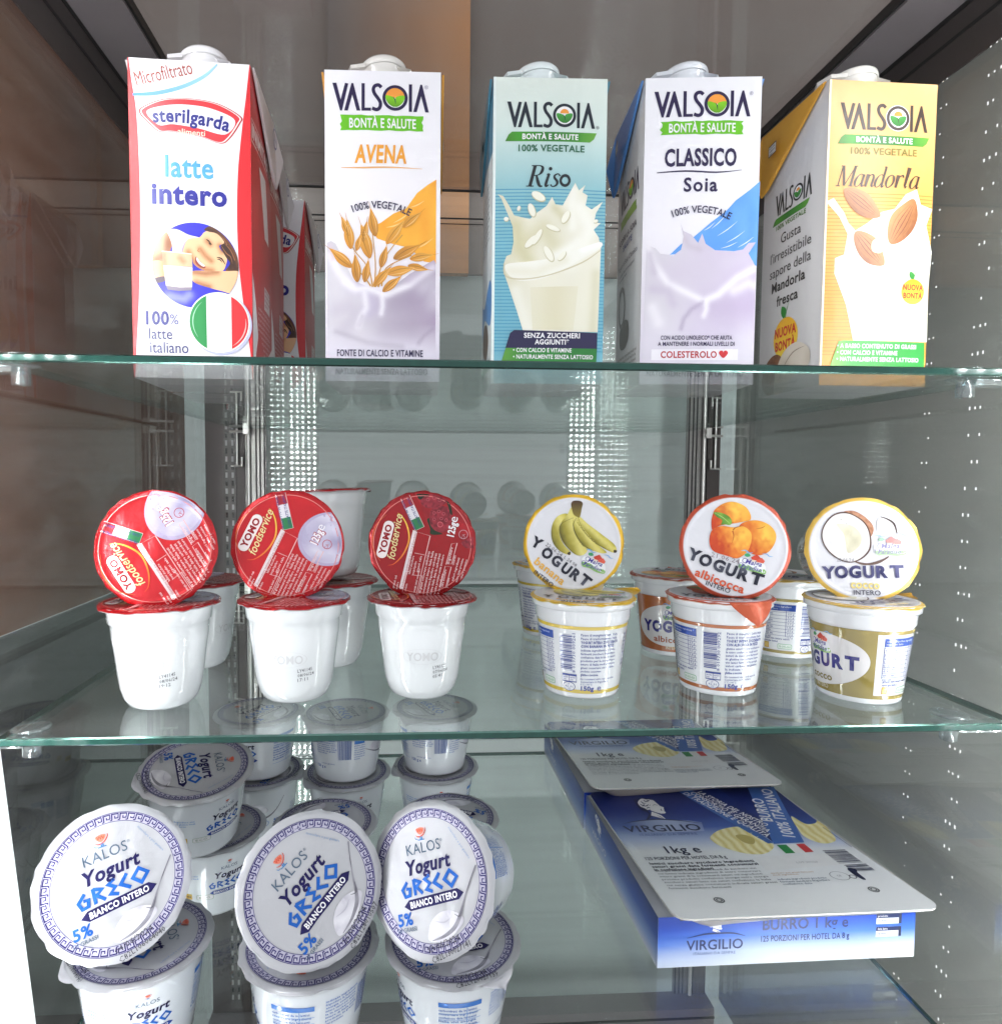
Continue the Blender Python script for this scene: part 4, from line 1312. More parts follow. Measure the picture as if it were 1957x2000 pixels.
def lid_red(A, berries):
    f = frame(852, 792, .0471)
    A.clip = 31.0
    A.ring(0, 0, 28.6, 29.0, H('e88a84'), 2, n=72)
    A.ring(0, 0, 30.6, 31.4, H('9c161e'), 1, n=72)
    if berries:
        def berry(P, seed, layer):
            def c(u, v):
                n = vnoise(u * .9, v * .9, seed)
                return mix(H('4a0f16'), H('a83240'), n * 1.1)
            A.poly(in_disc(cat_closed(f(P), 6), 30.3), c, layer, res=1.3)
        A.poly(in_disc(cat_closed(f([(770, 140), (1000, 150), (1200, 210), (1400, 370), (1510, 560), (1530, 760), (1500, 850), (1380, 830), (1330, 720), (1180, 640), (1030, 660), (940, 600), (830, 300)]), 6), 30.5), lambda u, v: mix(H('7c141b'), H('b21f28'), vnoise(u * .3, v * .3, 1)), 1, res=2)
        A.poly(in_disc(cat_closed(f([(780, 150), (850, 160), (960, 150), (900, 210), (820, 230), (790, 200)]), 5), 30), H('22261a'), 2, res=2)
        berry([(830, 240), (900, 180), (1010, 160), (1130, 200), (1160, 260), (1060, 320), (940, 340), (860, 310)], 3, 3)
        berry([(940, 430), (970, 350), (1060, 310), (1170, 330), (1220, 430), (1200, 560), (1110, 640), (1010, 620), (950, 540)], 5, 4)
        berry([(1340, 780), (1400, 740), (1500, 700), (1525, 760), (1500, 840), (1400, 840)], 7, 3)
        A.poly(cat_closed(f([(910, 490), (940, 470), (960, 560), (1010, 620), (1080, 650), (1100, 670), (960, 670), (950, 600)]), 5), H('26301c'), 3, res=2)
        A.poly(cat_closed(f([(1160, 250), (1210, 300), (1230, 420), (1200, 400), (1180, 330)]), 5), H('2a2a18'), 5, res=2)
        A.ring(*f([(1075, 545)])[0], 1.3, 1.7, H('d0606a'), 6, n=16)
        for a, b in ((1000, 400), (1060, 380), (1120, 410), (1000, 480), (1150, 490), (1090, 470), (920, 230), (1000, 210), (1070, 240)):
            A.ring(*f([(a, b)])[0], .7, 1.0, H('b8505c'), 6, n=10)
    else:
        cx, cy = 22.0, 8.0
        A.poly(in_disc(ell(cx, cy, 17.5, 15.5, 20, 60), 30.8), H('b0a4c0'), 1, res=2.5)
        A.poly(in_disc(ell(cx + .8, cy + .4, 16.3, 14.2, 20, 60), 30.6), lambda u, v: mix(H('9c92b4'), H('e2deea'), vnoise(u * .12, v * .2, 6) * .7 + .35 * (u - 8) / 22), 2, res=2)
        A.poly(in_disc(ell(cx + 3.2, cy + 1.4, 11.5, 9.6, 20, 48), 30.4), lambda u, v: mix(H('8f86a8'), H('d2cde0'), vnoise(u * .2, v * .14, 9)), 3, res=2)
    # name pill and script line
    pr = 76
    px, py = f([(388, 735)])[0]
    A.rrect(px, py, 22.5, 6.2, 3.0, H('eadedd'), 4, rot=pr)
    q = R(pr)
    A.text('YOMO', px + 1.75 * math.sin(q), py - 1.75 * math.cos(q), 3.5, H('8e1520'), 6, w=18, rot=pr, bold=.075)
    x, y = f([(552, 715)])[0]
    A.text('foodservice', x, y, 4.6, H('e9d79a'), 6, w=27, rot=80, shear=.22, bold=.012)
    arc = f([(420, 1060), (500, 1040), (600, 940), (670, 800), (685, 680), (650, 540), (590, 440), (540, 400)])
    A.stroke(arc, [.1, .5, .8, .9, .9, .8, .5, .1], lambda u, v: mix(H('e8502a'), H('f2c24a'), (v + 13) / 26), 5, smooth=5)
    arc2 = f([(330, 1010), (250, 880), (225, 740), (270, 560), (400, 420)])
    A.stroke(arc2, [.1, .35, .4, .35, .1], H('e8703a'), 3, smooth=5)
    # tricolour ribbon
    a, b = f([(640, 215)])[0], f([(815, 590)])[0]
    rot = math.degrees(math.atan2(b[1] - a[1], b[0] - a[0]))
    L = math.hypot(b[0] - a[0], b[1] - a[1])
    c, s = math.cos(R(rot)), math.sin(R(rot))
    T = lambda t, w: (a[0] + (b[0] - a[0]) * t - s * w, a[1] + (b[1] - a[1]) * t + c * w)
    A.poly([T(-.05, -3), T(1.03, -3), T(1.03, 3), T(-.05, 3)], H('d9b8b8'), 3)
    A.poly([T(-.05, -2.7), T(.28, -2.7), T(.28, 2.7), T(-.05, 2.7)], H('a02832'), 4)
    A.poly([T(.28, -2.7), T(.68, -2.7), T(.68, 2.7), T(.28, 2.7)], H('dcd8de'), 4)
    A.poly([T(.68, -2.7), T(1.02, -2.7), T(1.02, 2.7), T(.68, 2.7)], H('2f7a4a'), 4)
    x, y = T(.48, -.5)
    A.text('PRODOTTO IN ITALIA', *T(.5, -1.9), 1.5, H('3a3a7a'), 6, w=L * .95, rot=rot + 180, bold=.03, res=1)
    A.text('CON LATTE ITALIANO', *T(.5, 1.9), 1.5, H('3a3a7a'), 6, w=L * .95, rot=rot + 180, bold=.03, res=1)
    # nutrition panel
    hdr = f([(555, 1385), (600, 1400), (785, 640), (735, 615)])
    A.poly(hdr, H('e2d2d4'), 4)
    x, y = f([(612, 1330)])[0]
    A.text('Dichiarazione nutrizionale per 100 g di prodotto', x, y, 1.2, H('a02832'), 6, w=33, align='l', rot=76, res=1)
    A.stroke(f([(785, 640), (950, 690), (780, 1420), (600, 1400)]), .3, H('e6b4b4'), 4, closed=True)
    A.stroke(f([(720, 1180), (850, 1190), (800, 1420)]), .25, H('e6b4b4'), 4)
    A.stroke(f([(755, 905), (880, 930)]), .25, H('e6b4b4'), 4)
    lt = H('eccaca')
    for k, (x0, y0, ln) in enumerate(((650, 1380, 8), (665, 1180, 15), (700, 1170, 20), (745, 1180, 15), (760, 1400, 26), (800, 1150, 18))):
        u, v = f([(x0, y0)])[0]
        A.lines(u, v, 1, ln, 1.25, 1.9, lt, 5, rot=77, seed=k)
    u, v = f([(830, 1410)])[0]
    A.lines(u, v, 6, 26, 1.35, 2.15, lt, 5, rot=77, seed=20)
    for a, b in (((1070, 1330), (1215, 1080)), ((1150, 1050), (1290, 780))):
        P = f([(a[0], a[1]), (a[0] + 70, a[1] - 260), (b[0], b[1]), (b[0] - 70, b[1] + 260)])
        A.stroke(P, .3, H('e6b4b4'), 4, closed=True)
        u, v = f([(a[0] + 40, a[1] - 5)])[0]
        A.lines(u, v, 2, 10.5, 1.6, 2.8, lt, 5, rot=77, seed=a[0])
    u, v = f([(1240, 1260)])[0]
    A.lines(u, v, 4, 15, 1.25, 2.3, lt, 5, rot=74, seed=9)
    u, v = f([(500, 1350)])[0]
    A.lines(u, v, 2, 8, 1.2, 2.0, lt, 5, rot=77, seed=13)
    if berries:
        u, v = f([(1245, 705)])[0]
        col = WHITE
    else:
        u, v = 16.0, 3.2
        col = H('f3eef2')
    A.text('125g', u, v, 4.0, col, 7, w=8.6, align='l', rot=77, bold=.05)
    A.text('e', u + 8.8 * math.cos(R(77)), v + 8.8 * math.sin(R(77)), 5.0, col, 7, w=3.2, align='l', rot=77)
    if not berries:
        A.text('125g', u + .25, v, 4.3, H('a8323a'), 6, w=9.0, align='l', rot=77, bold=.12)
    A.ring(u + 5.8, v + 1.6, 2.4, 2.75, H('c8909a') if berries else H('b84048'), 7, n=24)
    A.text('CA', u + 6.6, v + .2, 1.7, H('c8909a') if berries else H('b84048'), 7, w=3, rot=77)


def farm_logo(A, cx, cy, k, rot=-10, layer=6, wash=0.0):
    """small script name over two roofs, a flag and a meadow"""
    c, s = math.cos(R(rot)), math.sin(R(rot))
    T = lambda P: [(cx + (a * c - b * s) * k, cy + (a * s + b * c) * k) for a, b in P]
    m = lambda h: mix(H(h), WHITE, wash)
    A.blob(T([(-7.5, -3.2), (-2, -2.4), (3, -4.2), (7.5, -2.8), (8.4, -5.2), (4, -6.2), (-2, -5.4), (-6, -5.8)]), m('8fbf6a'), layer)
    A.blob(T([(-6, 1.0), (-7.8, 0), (-7.5, -2.6), (-2, -3.4), (4, -5), (8, -4.4), (7.6, -1), (5.5, .8), (1, .2)]), m('eef0f2'), layer)
    A.poly(T([(-1.6, 2.6), (1.4, 5.2), (4.6, 3.0), (3.8, 1.4), (-.8, 1.4)]), m('c9412f'), layer + 1)
    A.poly(T([(1.6, 1.8), (4.4, 3.8), (6.6, 2.2), (6.0, .6), (2.2, .6)]), m('d85a45'), layer + 1)
    A.poly(T([(-.8, 1.4), (3.0, 1.4), (2.8, .2), (-.6, .2)]), m('e8d9c2'), layer + 1)
    A.blob(T([(-5.4, 3.8), (-3.4, 4.6), (-2, 3.4), (-3.6, 2.4), (-5, 2.6)]), m('3f9a64'), layer + 1)
    A.stroke(T([(-8, 5.2), (-5.5, 6.0), (-3, 5.0), (-1, 5.8)]), [.15 * k, .7 * k, .6 * k, .1], m('7fb0dc'), layer + 1, smooth=4)
    A.stroke(T([(4, 6.0), (6.5, 6.6), (8.4, 5.6), (10.4, 6.0)]), [.15 * k, .6 * k, .6 * k, .1], m('7fb0dc'), layer + 1, smooth=4)
    A.text('Malga', *T([(.5, -1.7)])[0], 2.7 * k, m('463a96'), layer + 2, w=9.4 * k, shear=.25, rot=rot, bold=.03)
    A.text('Paradiso', *T([(-.2, -4.9)])[0], 2.5 * k, m('463a96'), layer + 2, w=11.8 * k, shear=.25, rot=rot, bold=.02)
    A.ring(*T([(-4.6, -.2)])[0], 1.2 * k, 1.55 * k, m('463a96'), layer + 2, n=20)
    A.ring(*T([(-6.2, -3.2)])[0], 1.1 * k, 1.4 * k, m('463a96'), layer + 2, n=20)


def dots_date(A, st, x, y, h, rot, col=None, layer=8, w=None):
    A.text(st, x, y, h, col or H('55535c'), layer, w=w, rot=rot, res=1)


SLATE = H('181a2c')


LWD = dict(Y=7.0, O=6.6, G=6.0, U=5.4, R=5.8, T=6.6)


def slate(seed):
    return lambda u, v: mix(SLATE, H('6d7080'), max(0, vnoise(u * .16, v * .16, seed) - .4) * 1.2)


def lid_banana(A):
    f = frame(522, 490, .0725)
    yel = [H('5e5a22'), H('a89c3a'), H('cfc35a'), H('dcd27c')]

    def ban(P, axis, seed):
        pts = cat_closed(f(P), 6)
        (x0, y0), (x1, y1) = f(axis)
        nx, ny = -(y1 - y0), (x1 - x0)
        d = math.hypot(nx, ny)
        g = grad([(0, yel[0]), (.3, yel[1]), (.62, yel[3]), (.85, yel[2]), (1, yel[1])])
        ds = [((p[0] - x0) * nx + (p[1] - y0) * ny) / d for p in pts]
        lo, hi = min(ds), max(ds)
        A.poly(pts, lambda u, v: g(1 - ((((u - x0) * nx + (v - y0) * ny) / d - lo) / (hi - lo)) + .12 * (vnoise(u * .5, v * .5, seed) - .5)), 3, res=1.5)
    ban([(560, 250), (640, 320), (760, 410), (860, 490), (882, 545), (850, 562), (760, 520), (680, 470), (600, 380), (545, 300)], [(860, 560), (540, 270)], 1)
    ban([(520, 260), (560, 250), (590, 340), (660, 430), (740, 510), (800, 560), (760, 570), (690, 550), (600, 510), (540, 420), (515, 330)], [(760, 570), (530, 260)], 2)
    ban([(470, 240), (400, 250), (350, 310), (332, 400), (350, 490), (410, 560), (490, 590), (495, 560), (440, 500), (405, 420), (408, 330)], [(480, 590), (370, 300)], 3)
    ban([(505, 180), (470, 240), (415, 320), (405, 410), (450, 500), (530, 580), (600, 590), (640, 540), (580, 480), (530, 400), (515, 320), (540, 250), (560, 200)], [(590, 590), (470, 260)], 4)
    A.poly(cat_closed(f([(505, 190), (500, 150), (520, 125), (575, 125), (598, 145), (590, 190), (575, 260), (555, 265), (520, 240)]), 5), lambda u, v: mix(H('8a7a32'), H('4a3420'), (v - 16) / 10), 5, res=1.5)
    A.poly(cat_closed(f([(860, 540), (884, 545), (878, 562), (858, 562)]), 4), H('3a2c18'), 5)
    A.poly(cat_closed(f([(470, 575), (498, 562), (490, 592)]), 4), H('3a2c18'), 5)
    A.stroke(f([(520, 270), (412, 330), (410, 420), (455, 505), (535, 580)]), [.2, .3, .5, .5, .2], H('6c6424'), 4, smooth=4)
    A.stroke(f([(545, 270), (520, 330), (540, 410), (600, 500), (690, 552)]), [.2, .4, .6, .5, .2], H('6c6424'), 4, smooth=4)
    A.stroke(f([(556, 260), (600, 370), (690, 470), (790, 530)]), [.2, .4, .4, .2], H('7a7028'), 4, smooth=4)
    for i, (ch, x, y, r) in enumerate((('Y', 205, 500, -30), ('O', 292, 588, -33), ('G', 372, 650, -35), ('U', 452, 715, -37), ('R', 530, 765, -38), ('T', 610, 810, -38))):
        u, v = f([(x, y)])[0]
        A.text(ch, u - 1.0, v - 1.9, 6.0, slate(i), 7, rot=r, bold=.08, w=LWD[ch])
    u, v = f([(318, 735)])[0]
    A.text('banana', u - .9, v - 1.6, 4.6, H('e8b24e'), 7, w=22, rot=-38, bold=.045)
    u, v = f([(278, 785)])[0]
    A.text('INTERO', u - 1.2, v - 1.8, 2.6, H('23263a'), 7, w=14, rot=-37, bold=.02)
    u, v = f([(700, 640)])[0]
    farm_logo(A, u, v, .95, -20)
    dots_date(A, '22.06.24', *f([(350, 560)])[0], 2.3, -36, w=12)
    dots_date(A, 'L 24 08', *f([(490, 655)])[0], 2.0, -36, w=9)


def apricot(A, P, c, seed, layer, tint):
    pts = cat_closed(P, 6)
    rx = max(p[0] for p in pts) - min(p[0] for p in pts)

    def g(u, v):
        d = math.hypot(u - c[0], v - c[1]) / rx
        n = vnoise(u * .6, v * .6, seed)
        b = mix(H('f6c552'), H('e98a2c'), d * 1.5 + .25 * (n - .5))
        red = max(0, -(u - c[0]) / rx * 1.15 - (v - c[1]) / rx * .7 + tint + .5 * (n - .5) + .25 * (vnoise(u * 2.2, v * 2.2, seed) - .5))
        return mix(b, mix(H('d2481e'), H('b82c18'), red - .4), min(.92, red))
    A.poly(pts, g, layer, res=1.4)


def lid_apricot(A):
    f = frame(630, 518, .0665)
    apricot(A, f([(470, 190), (540, 140), (620, 125), (710, 160), (755, 220), (760, 280), (700, 300), (600, 320), (500, 340), (445, 380), (435, 300), (450, 230)]), f([(640, 190)])[0], 1, 3, .05)
    apricot(A, f([(680, 320), (760, 288), (840, 290), (920, 330), (965, 400), (955, 480), (900, 560), (820, 590), (740, 560), (690, 480), (660, 380)]), f([(880, 400)])[0], 2, 4, .04)
    apricot(A, f([(440, 380), (520, 340), (615, 350), (700, 340), (760, 390), (765, 470), (730, 560), (650, 620), (560, 600), (450, 560), (418, 480)]), f([(680, 420)])[0], 3, 6, .12)
    A.stroke(f([(615, 375), (640, 350), (700, 335)]), [.6, .4, .1], H('8a3a18'), 7, smooth=4)
    A.stroke(f([(612, 380), (620, 430), (600, 500)]), [.7, .4, .1], H('b8501e'), 7, smooth=4)
    A.stroke(f([(800, 360), (850, 350), (880, 330)]), [.1, .5, .1], H('b8661e'), 6, smooth=4)
    A.blob(f([(455, 222), (520, 225), (580, 255), (605, 300), (590, 330), (540, 325), (515, 330), (525, 290), (480, 260)]), lambda u, v: mix(H('3f7a2a'), H('8fc04a'), vnoise(u * .4, v * .4, 4)), 8, res=1.5)
    A.stroke(f([(462, 226), (530, 265), (590, 320)]), [.1, .3, .1], H('c2dc8a'), 9, smooth=3)
    for i, (ch, x, y, r) in enumerate((('Y', 285, 605, -20), ('O', 378, 650, -21), ('G', 490, 692, -22), ('U', 590, 730, -21), ('R', 693, 765, -20), ('T', 805, 800, -16))):
        u, v = f([(x, y)])[0]
        A.text(ch, u - .6, v - 2.6, 6.2, slate(i + 7), 7, rot=r, bold=.08, w=LWD[ch] * 1.08)
    u, v = f([(500, 822)])[0]
    A.text('albicocca', u - .6, v - 2.0, 4.6, H('d2552e'), 7, w=28.5, rot=-20, bold=.045)
    u, v = f([(482, 878)])[0]
    A.text('INTERO', u, v - 1.0, 2.6, H('23263a'), 7, w=14, rot=-19, bold=.02)
    farm_logo(A, *f([(775, 650)])[0], .95, -12)
    dots_date(A, '21.06.24', *f([(545, 640)])[0], 2.6, -14, H('8a7c84'), w=16)


def lid_coconut(A):
    f = frame(721, 541, .0617, .0695)
    A.blob(f([(560, 225), (640, 215), (720, 250), (790, 310), (815, 370), (790, 430), (770, 390), (720, 310), (640, 255)]), lambda u, v: mix(H('8a5a40'), H('d09a7a'), vnoise(u * 1.4, v * 1.4, 3)), 3, res=1.2)
    A.blob(f([(365, 420), (400, 320), (470, 250), (560, 225), (650, 250), (740, 310), (785, 400), (790, 520), (740, 600), (650, 650), (560, 650), (460, 600), (390, 520)]), H('5a4038'), 4)
    A.blob(f([(374, 420), (408, 328), (476, 260), (560, 238), (645, 258), (730, 318), (772, 400), (776, 515), (730, 590), (648, 640), (560, 640), (465, 590), (398, 515)]), lambda u, v: mix(H('d9d5d3'), H('f4f2f0'), vnoise(u * .3, v * .3, 5)), 5, res=1.6)
    A.blob(f([(500, 330), (580, 330), (660, 360), (710, 430), (700, 500), (640, 560), (590, 570), (575, 500), (560, 420), (520, 370)]), lambda u, v: mix(H('b9b294'), H('e4dfc8'), .2 + .8 * vnoise(u * .25, v * .2, 8)), 6, res=1.6)
    A.blob(f([(640, 640), (760, 655), (880, 620), (935, 590), (925, 610), (840, 660), (720, 672)]), H('6a544c'), 4)
    A.blob(f([(840, 310), (880, 262), (950, 290), (1000, 340), (1010, 390), (930, 410), (850, 390)]), H('e3e0de'), 4)
    A.stroke(f([(870, 262), (930, 280), (985, 320), (1008, 400)]), [.4, .8, 1.1, .6], H('4a3a38'), 5, smooth=4)
    for i, (ch, x, y, r) in enumerate((('Y', 432, 745, 4), ('O', 540, 738, 5), ('G', 655, 732, 4), ('U', 770, 728, 4), ('R', 880, 724, 3), ('T', 1005, 716, 3))):
        u, v = f([(x, y)])[0]
        A.text(ch, u, v - 3.2, 6.4, lambda a, b: mix(H('2c2c5a'), H('7d7ca4'), max(0, vnoise(a * .2, b * .3, 2) - .35)), 7, rot=r, bold=.08, w=LWD[ch] * 1.06)
    u, v = f([(735, 850)])[0]
    A.text('cocco', u, v - 1.2, 4.6, H('f1dc8a'), 7, w=15, bold=.05)
    u, v = f([(750, 910)])[0]
    A.text('INTERO', u, v - .8, 2.7, H('4a4a5a'), 7, w=14, rot=1, bold=.02)
    farm_logo(A, *f([(940, 500)])[0], 1.0, 3, wash=.3)  # inks paled towards white: glare on the lid put into the print
    dots_date(A, '23.06.24', *f([(570, 650)])[0], 2.2, 0, H('8a8892'), w=9)


NAVY, BLUE, GREY_INK = H('1b1450'), H('1d60b8'), H('5a6c80')


def greco_letters(A, x, y, h, rot, col, layer):
    """angular hand lettering of the word GRECO, centred on (x, y)"""
    c, s = math.cos(R(rot)), math.sin(R(rot))
    T = lambda P: [(x + (a * c - b * s) * h, y + (a * s + b * c) * h) for a, b in P]
    w = .2 * h
    A.stroke(T([(-1.68, .82), (-2.1, .42), (-1.95, .02), (-1.62, .06), (-1.55, .42), (-1.82, .44)]), w, col, layer)
    A.stroke(T([(-1.22, 0), (-1.22, .9)]), w, col, layer)
    A.stroke(T([(-1.22, .86), (-.74, .66), (-1.16, .42)]), w, col, layer)
    A.stroke(T([(-1.10, .46), (-.66, .02)]), w, col, layer)
    A.stroke(T([(.02, .92), (-.38, .76), (-.02, .46), (-.36, .2), (.08, .0)]), w * .95, col, layer)
    A.stroke(T([(.72, .92), (.28, .46), (.78, .06)]), w * 1.05, col, layer)
    A.stroke(T([(1.42, .92), (.98, .5), (1.40, .06), (1.86, .5)]), w, col, layer, closed=True)


def script_yogurt(A, x, y, h, w, rot, col, layer):
    A.text('Yogurt', x, y, h, col, layer, w=w, rot=rot, shear=.16, bold=.05)


def cup_icon(A, x, y, k, rot, layer):
    c, s = math.cos(R(rot)), math.sin(R(rot))
    T = lambda P: [(x + (a * c - b * s) * k, y + (a * s + b * c) * k) for a, b in P]
    red = H('d2553f')
    A.blob(T([(-2.2, 3.4), (-1.4, 1.8), (0, 1.0), (1.4, 1.8), (2.2, 3.4), (.8, 4.0), (-.8, 4.0)]), H('e3836c'), layer)
    for d in (-1.0, 0, 1.0):
        A.stroke(T([(d - .5, 3.6), (d, 2.2), (d + .3, 3.4)]), .35 * k, red, layer + 1, smooth=3)
    A.stroke(T([(-2.6, 1.0), (-1, .2), (1.2, .8), (2.8, 2.6), (2.9, 3.8)]), [.1 * k, .5 * k, .5 * k, .4 * k, .1 * k], red, layer, smooth=4)
    A.stroke(T([(-.2, .4), (-.2, -1.0)]), .5 * k, H('4a86bc'), layer)
    A.stroke(T([(.5, .5), (.5, -1.0)]), .5 * k, H('4a86bc'), layer)
    A.stroke(T([(-1.6, -1.1), (1.8, -1.1)]), .4 * k, H('4a86bc'), layer)
    A.stroke(T([(-3.2, .4), (-2.6, -.6), (-1.4, -.8)]), [.1, .3 * k, .1], H('4a86bc'), layer, smooth=3)


def banner(A, x, y, w, h, rot, col, layer, st):
    c, s = math.cos(R(rot)), math.sin(R(rot))
    T = lambda P: [(x + a * c - b * s, y + a * s + b * c) for a, b in P]
    A.poly(T([(-w / 2, 0), (-w / 2 + h * .7, h / 2), (w / 2 - h * .7, h / 2), (w / 2, 0), (w / 2 - h * .7, -h / 2), (-w / 2 + h * .7, -h / 2)]), col, layer, res=3)
    A.text(st, *T([(0, -h * .28)])[0], h * .56, WHITE, layer + 2, w=w * .78, rot=rot, bold=.05)


def lid_greek(A, date='04/06/2024', code='C82L106064040', lot=True):
    r = 40.3
    for a, b in ((.772, .779), (.885, .893)):
        A.ring(0, 0, r * a, r * b, H('2f266e'), 2, n=96)
    A.ring(0, 0, r * .779, r * .885, H('bdbacb'), 1, n=96)
    N = 50
    r0, r1 = .793 * r, .872 * r
    pt = [(.0, 0), (.0, 1), (.76, 1), (.76, .3), (.36, .3), (.36, .66)]
    for k in range(N):
        P = []
        for t, h in pt:
            a = -2 * math.pi * (k + t) / N
            q = r0 + (r1 - r0) * h
            P.append((q * math.cos(a), q * math.sin(a)))
        A.stroke(P, .62, H('2a2168'), 3)
        a0, a1 = -2 * math.pi * (k + .74) / N, -2 * math.pi * (k + 1.02) / N
        A.stroke([(r0 * math.cos(a0), r0 * math.sin(a0)), (r0 * math.cos(a1), r0 * math.sin(a1))], .55, H('2a2168'), 3)
    cup_icon(A, -1.5, 21.5, 1.25, -2, 4)
    A.text('KALOS', -1.0, 13.4, 5.4, GREY_INK, 5, w=22.5, bold=.0, spacing=1.05)
    A.text('®', 11.4, 17.0, 1.4, GREY_INK, 5)
    script_yogurt(A, -.5, 3.8, 7.0, 30, 1, NAVY, 5)
    greco_letters(A, .4, -6.6, 9.0, 1, BLUE, 5)
    banner(A, .5, -10.6, 39, 5.4, 2, NAVY, 5, 'BIANCO INTERO')
    A.text('5%', -19.5, -20.2, 5.6, BLUE, 5, w=9.5, bold=.05)
    A.text('DI GRASSI', -19.0, -23.4, 2.0, GREY_INK, 5, w=12, bold=.02)
    # spoon heaped with yogurt
    A.blob([(-6, -29), (-4, -22), (2, -17.5), (9, -17), (15, -19.5), (17, -23), (12, -27), (4, -30.5)], lambda u, v: mix(H('b7b4c0'), H('eeecf1'), .15 + .85 * vnoise(u * .22, v * .28, 6)), 4, res=1.8)
    A.stroke([(-4, -29.5), (4, -28.2), (11, -25), (15.5, -20), (19, -14), (24.5, -6), (30.2, 1.5)], [.4, 1.5, 2.2, 1.8, .9, .6, .8], lambda u, v: mix(H('77747e'), H('a5a3ac'), vnoise(u * .2, v * .3, 2)), 5, smooth=5)
    A.stroke([(12, -19), (15, -20.5), (18, -16)], [.2, .5, .2], H('5e5c66'), 6, smooth=3)
    A.stroke([(-1, -20.5), (5, -22), (10, -20)], [.1, .7, .1], H('c4c1cc'), 6, smooth=4)
    A.text('mescolare e poi gustare', 22, 14, 1.3, H('8fa4c4'), 5, w=20, rot=-62, bold=.02, res=1)
    if lot:
        A.text(date, 3.0, -33.0, 3.0, H('3f3f48'), 7, w=20, rot=10, res=1)
        A.text(code, 6.5, -37.2, 3.0, H('3f3f48'), 7, w=25, rot=12, res=1)


def side_greek(A):
    """print round a greek yogurt cup; u = 0 faces the front of the cup"""
    A.text('KALOS', 0, 37.5, 2.4, GREY_INK, 3, w=10)
    cup_icon(A, 0, 42.0, .5, 0, 3)
    script_yogurt(A, 0, 31.0, 4.4, 19, 0, NAVY, 3)
    greco_letters(A, 0, 23.5, 5.6, 0, BLUE, 3)
    banner(A, 0, 20.0, 24, 3.2, 0, H('2c4a9c'), 3, 'BIANCO INTERO')
    lb = H('6f9bd6')
    A.lines(-30, 34, 3, 12, 1.3, 2.0, lb, 3, seed=1, bold=.03)
    A.lines(-44, 28, 5, 13, 1.2, 1.9, H('8a98c4'), 3, seed=2, bold=.03)
    A.lines(-44, 16, 4, 13, 1.2, 1.9, H('8a98c4'), 3, seed=4, bold=.03)
    A.rect(-28, 15, -23.5, 19.5, H('e0b83a'), 3)
    A.text('RRR', -25.7, 16.4, 1.6, H('6a4a1a'), 5, w=3.2, bold=.05, res=1)
    A.rrect(-15, 17, 11, 4, 1.0, H('9ab59a'), 3)
    A.rrect(-15, 17, 10.4, 3.4, .8, WHITE, 4)
    A.text('ECO', -15, 16.2, 1.6, H('5a8a5a'), 5, w=7, res=1)
    # nutrition block, barcode and weight
    A.rect(24, 38, 44, 41, H('3d78c8'), 3)
    A.lines(24, 35.5, 9, 19, 1.35, 2.3, H('3d6fb8'), 3, seed=7, bold=.04)
    for k in range(6):
        A.rect(24, 34 - k * 4, 44, 34.25 - k * 4, lb, 3)
    A.rect(37, 14, 37.3, 38, lb, 3)
    A.lines(49, 41, 8, 17, 1.2, 2.0, H('5a7cc0'), 3, seed=8, bold=.04)
    A.text('150 g e', 51, 13, 2.6, H('3d5fa8'), 3, w=9, bold=.04)
    A.barcode(67, 22, 77, 40, H('3d5fa8'), 3, vertical=False, seed=5, n=26)
    A.rect(79, 36, 87, 41, H('3d78c8'), 3)
    A.lines(79, 34, 7, 9, 1.2, 2.1, H('5a7cc0'), 3, seed=11, bold=.04)
    A.text('senza glutine', 58, 17, 1.5, H('3d5fa8'), 3, w=12, res=1)
    # grey swirl and 5% on the far side
    A.stroke([(-88, 30), (-76, 24), (-66, 23), (-58, 29), (-52, 40)], [.3, 1.4, 1.6, .8, .4], H('8a8892'), 3, smooth=5)
    A.blob([(-84, 30), (-78, 36), (-70, 36), (-64, 30), (-70, 25), (-78, 26)], lambda u, v: mix(H('bdbac6'), H('eceaf0'), vnoise(u * .3, v * .3, 3)), 2, res=1.5)
    A.text('5%', -57, 17, 3.2, BLUE, 3, w=5.4, bold=.05)
    A.text('DI GRASSI', -57, 14.6, 1.3, GREY_INK, 3, w=6.5, res=1)
    A.ring(-66, 17.5, 2.2, 2.6, lb, 3, n=20)


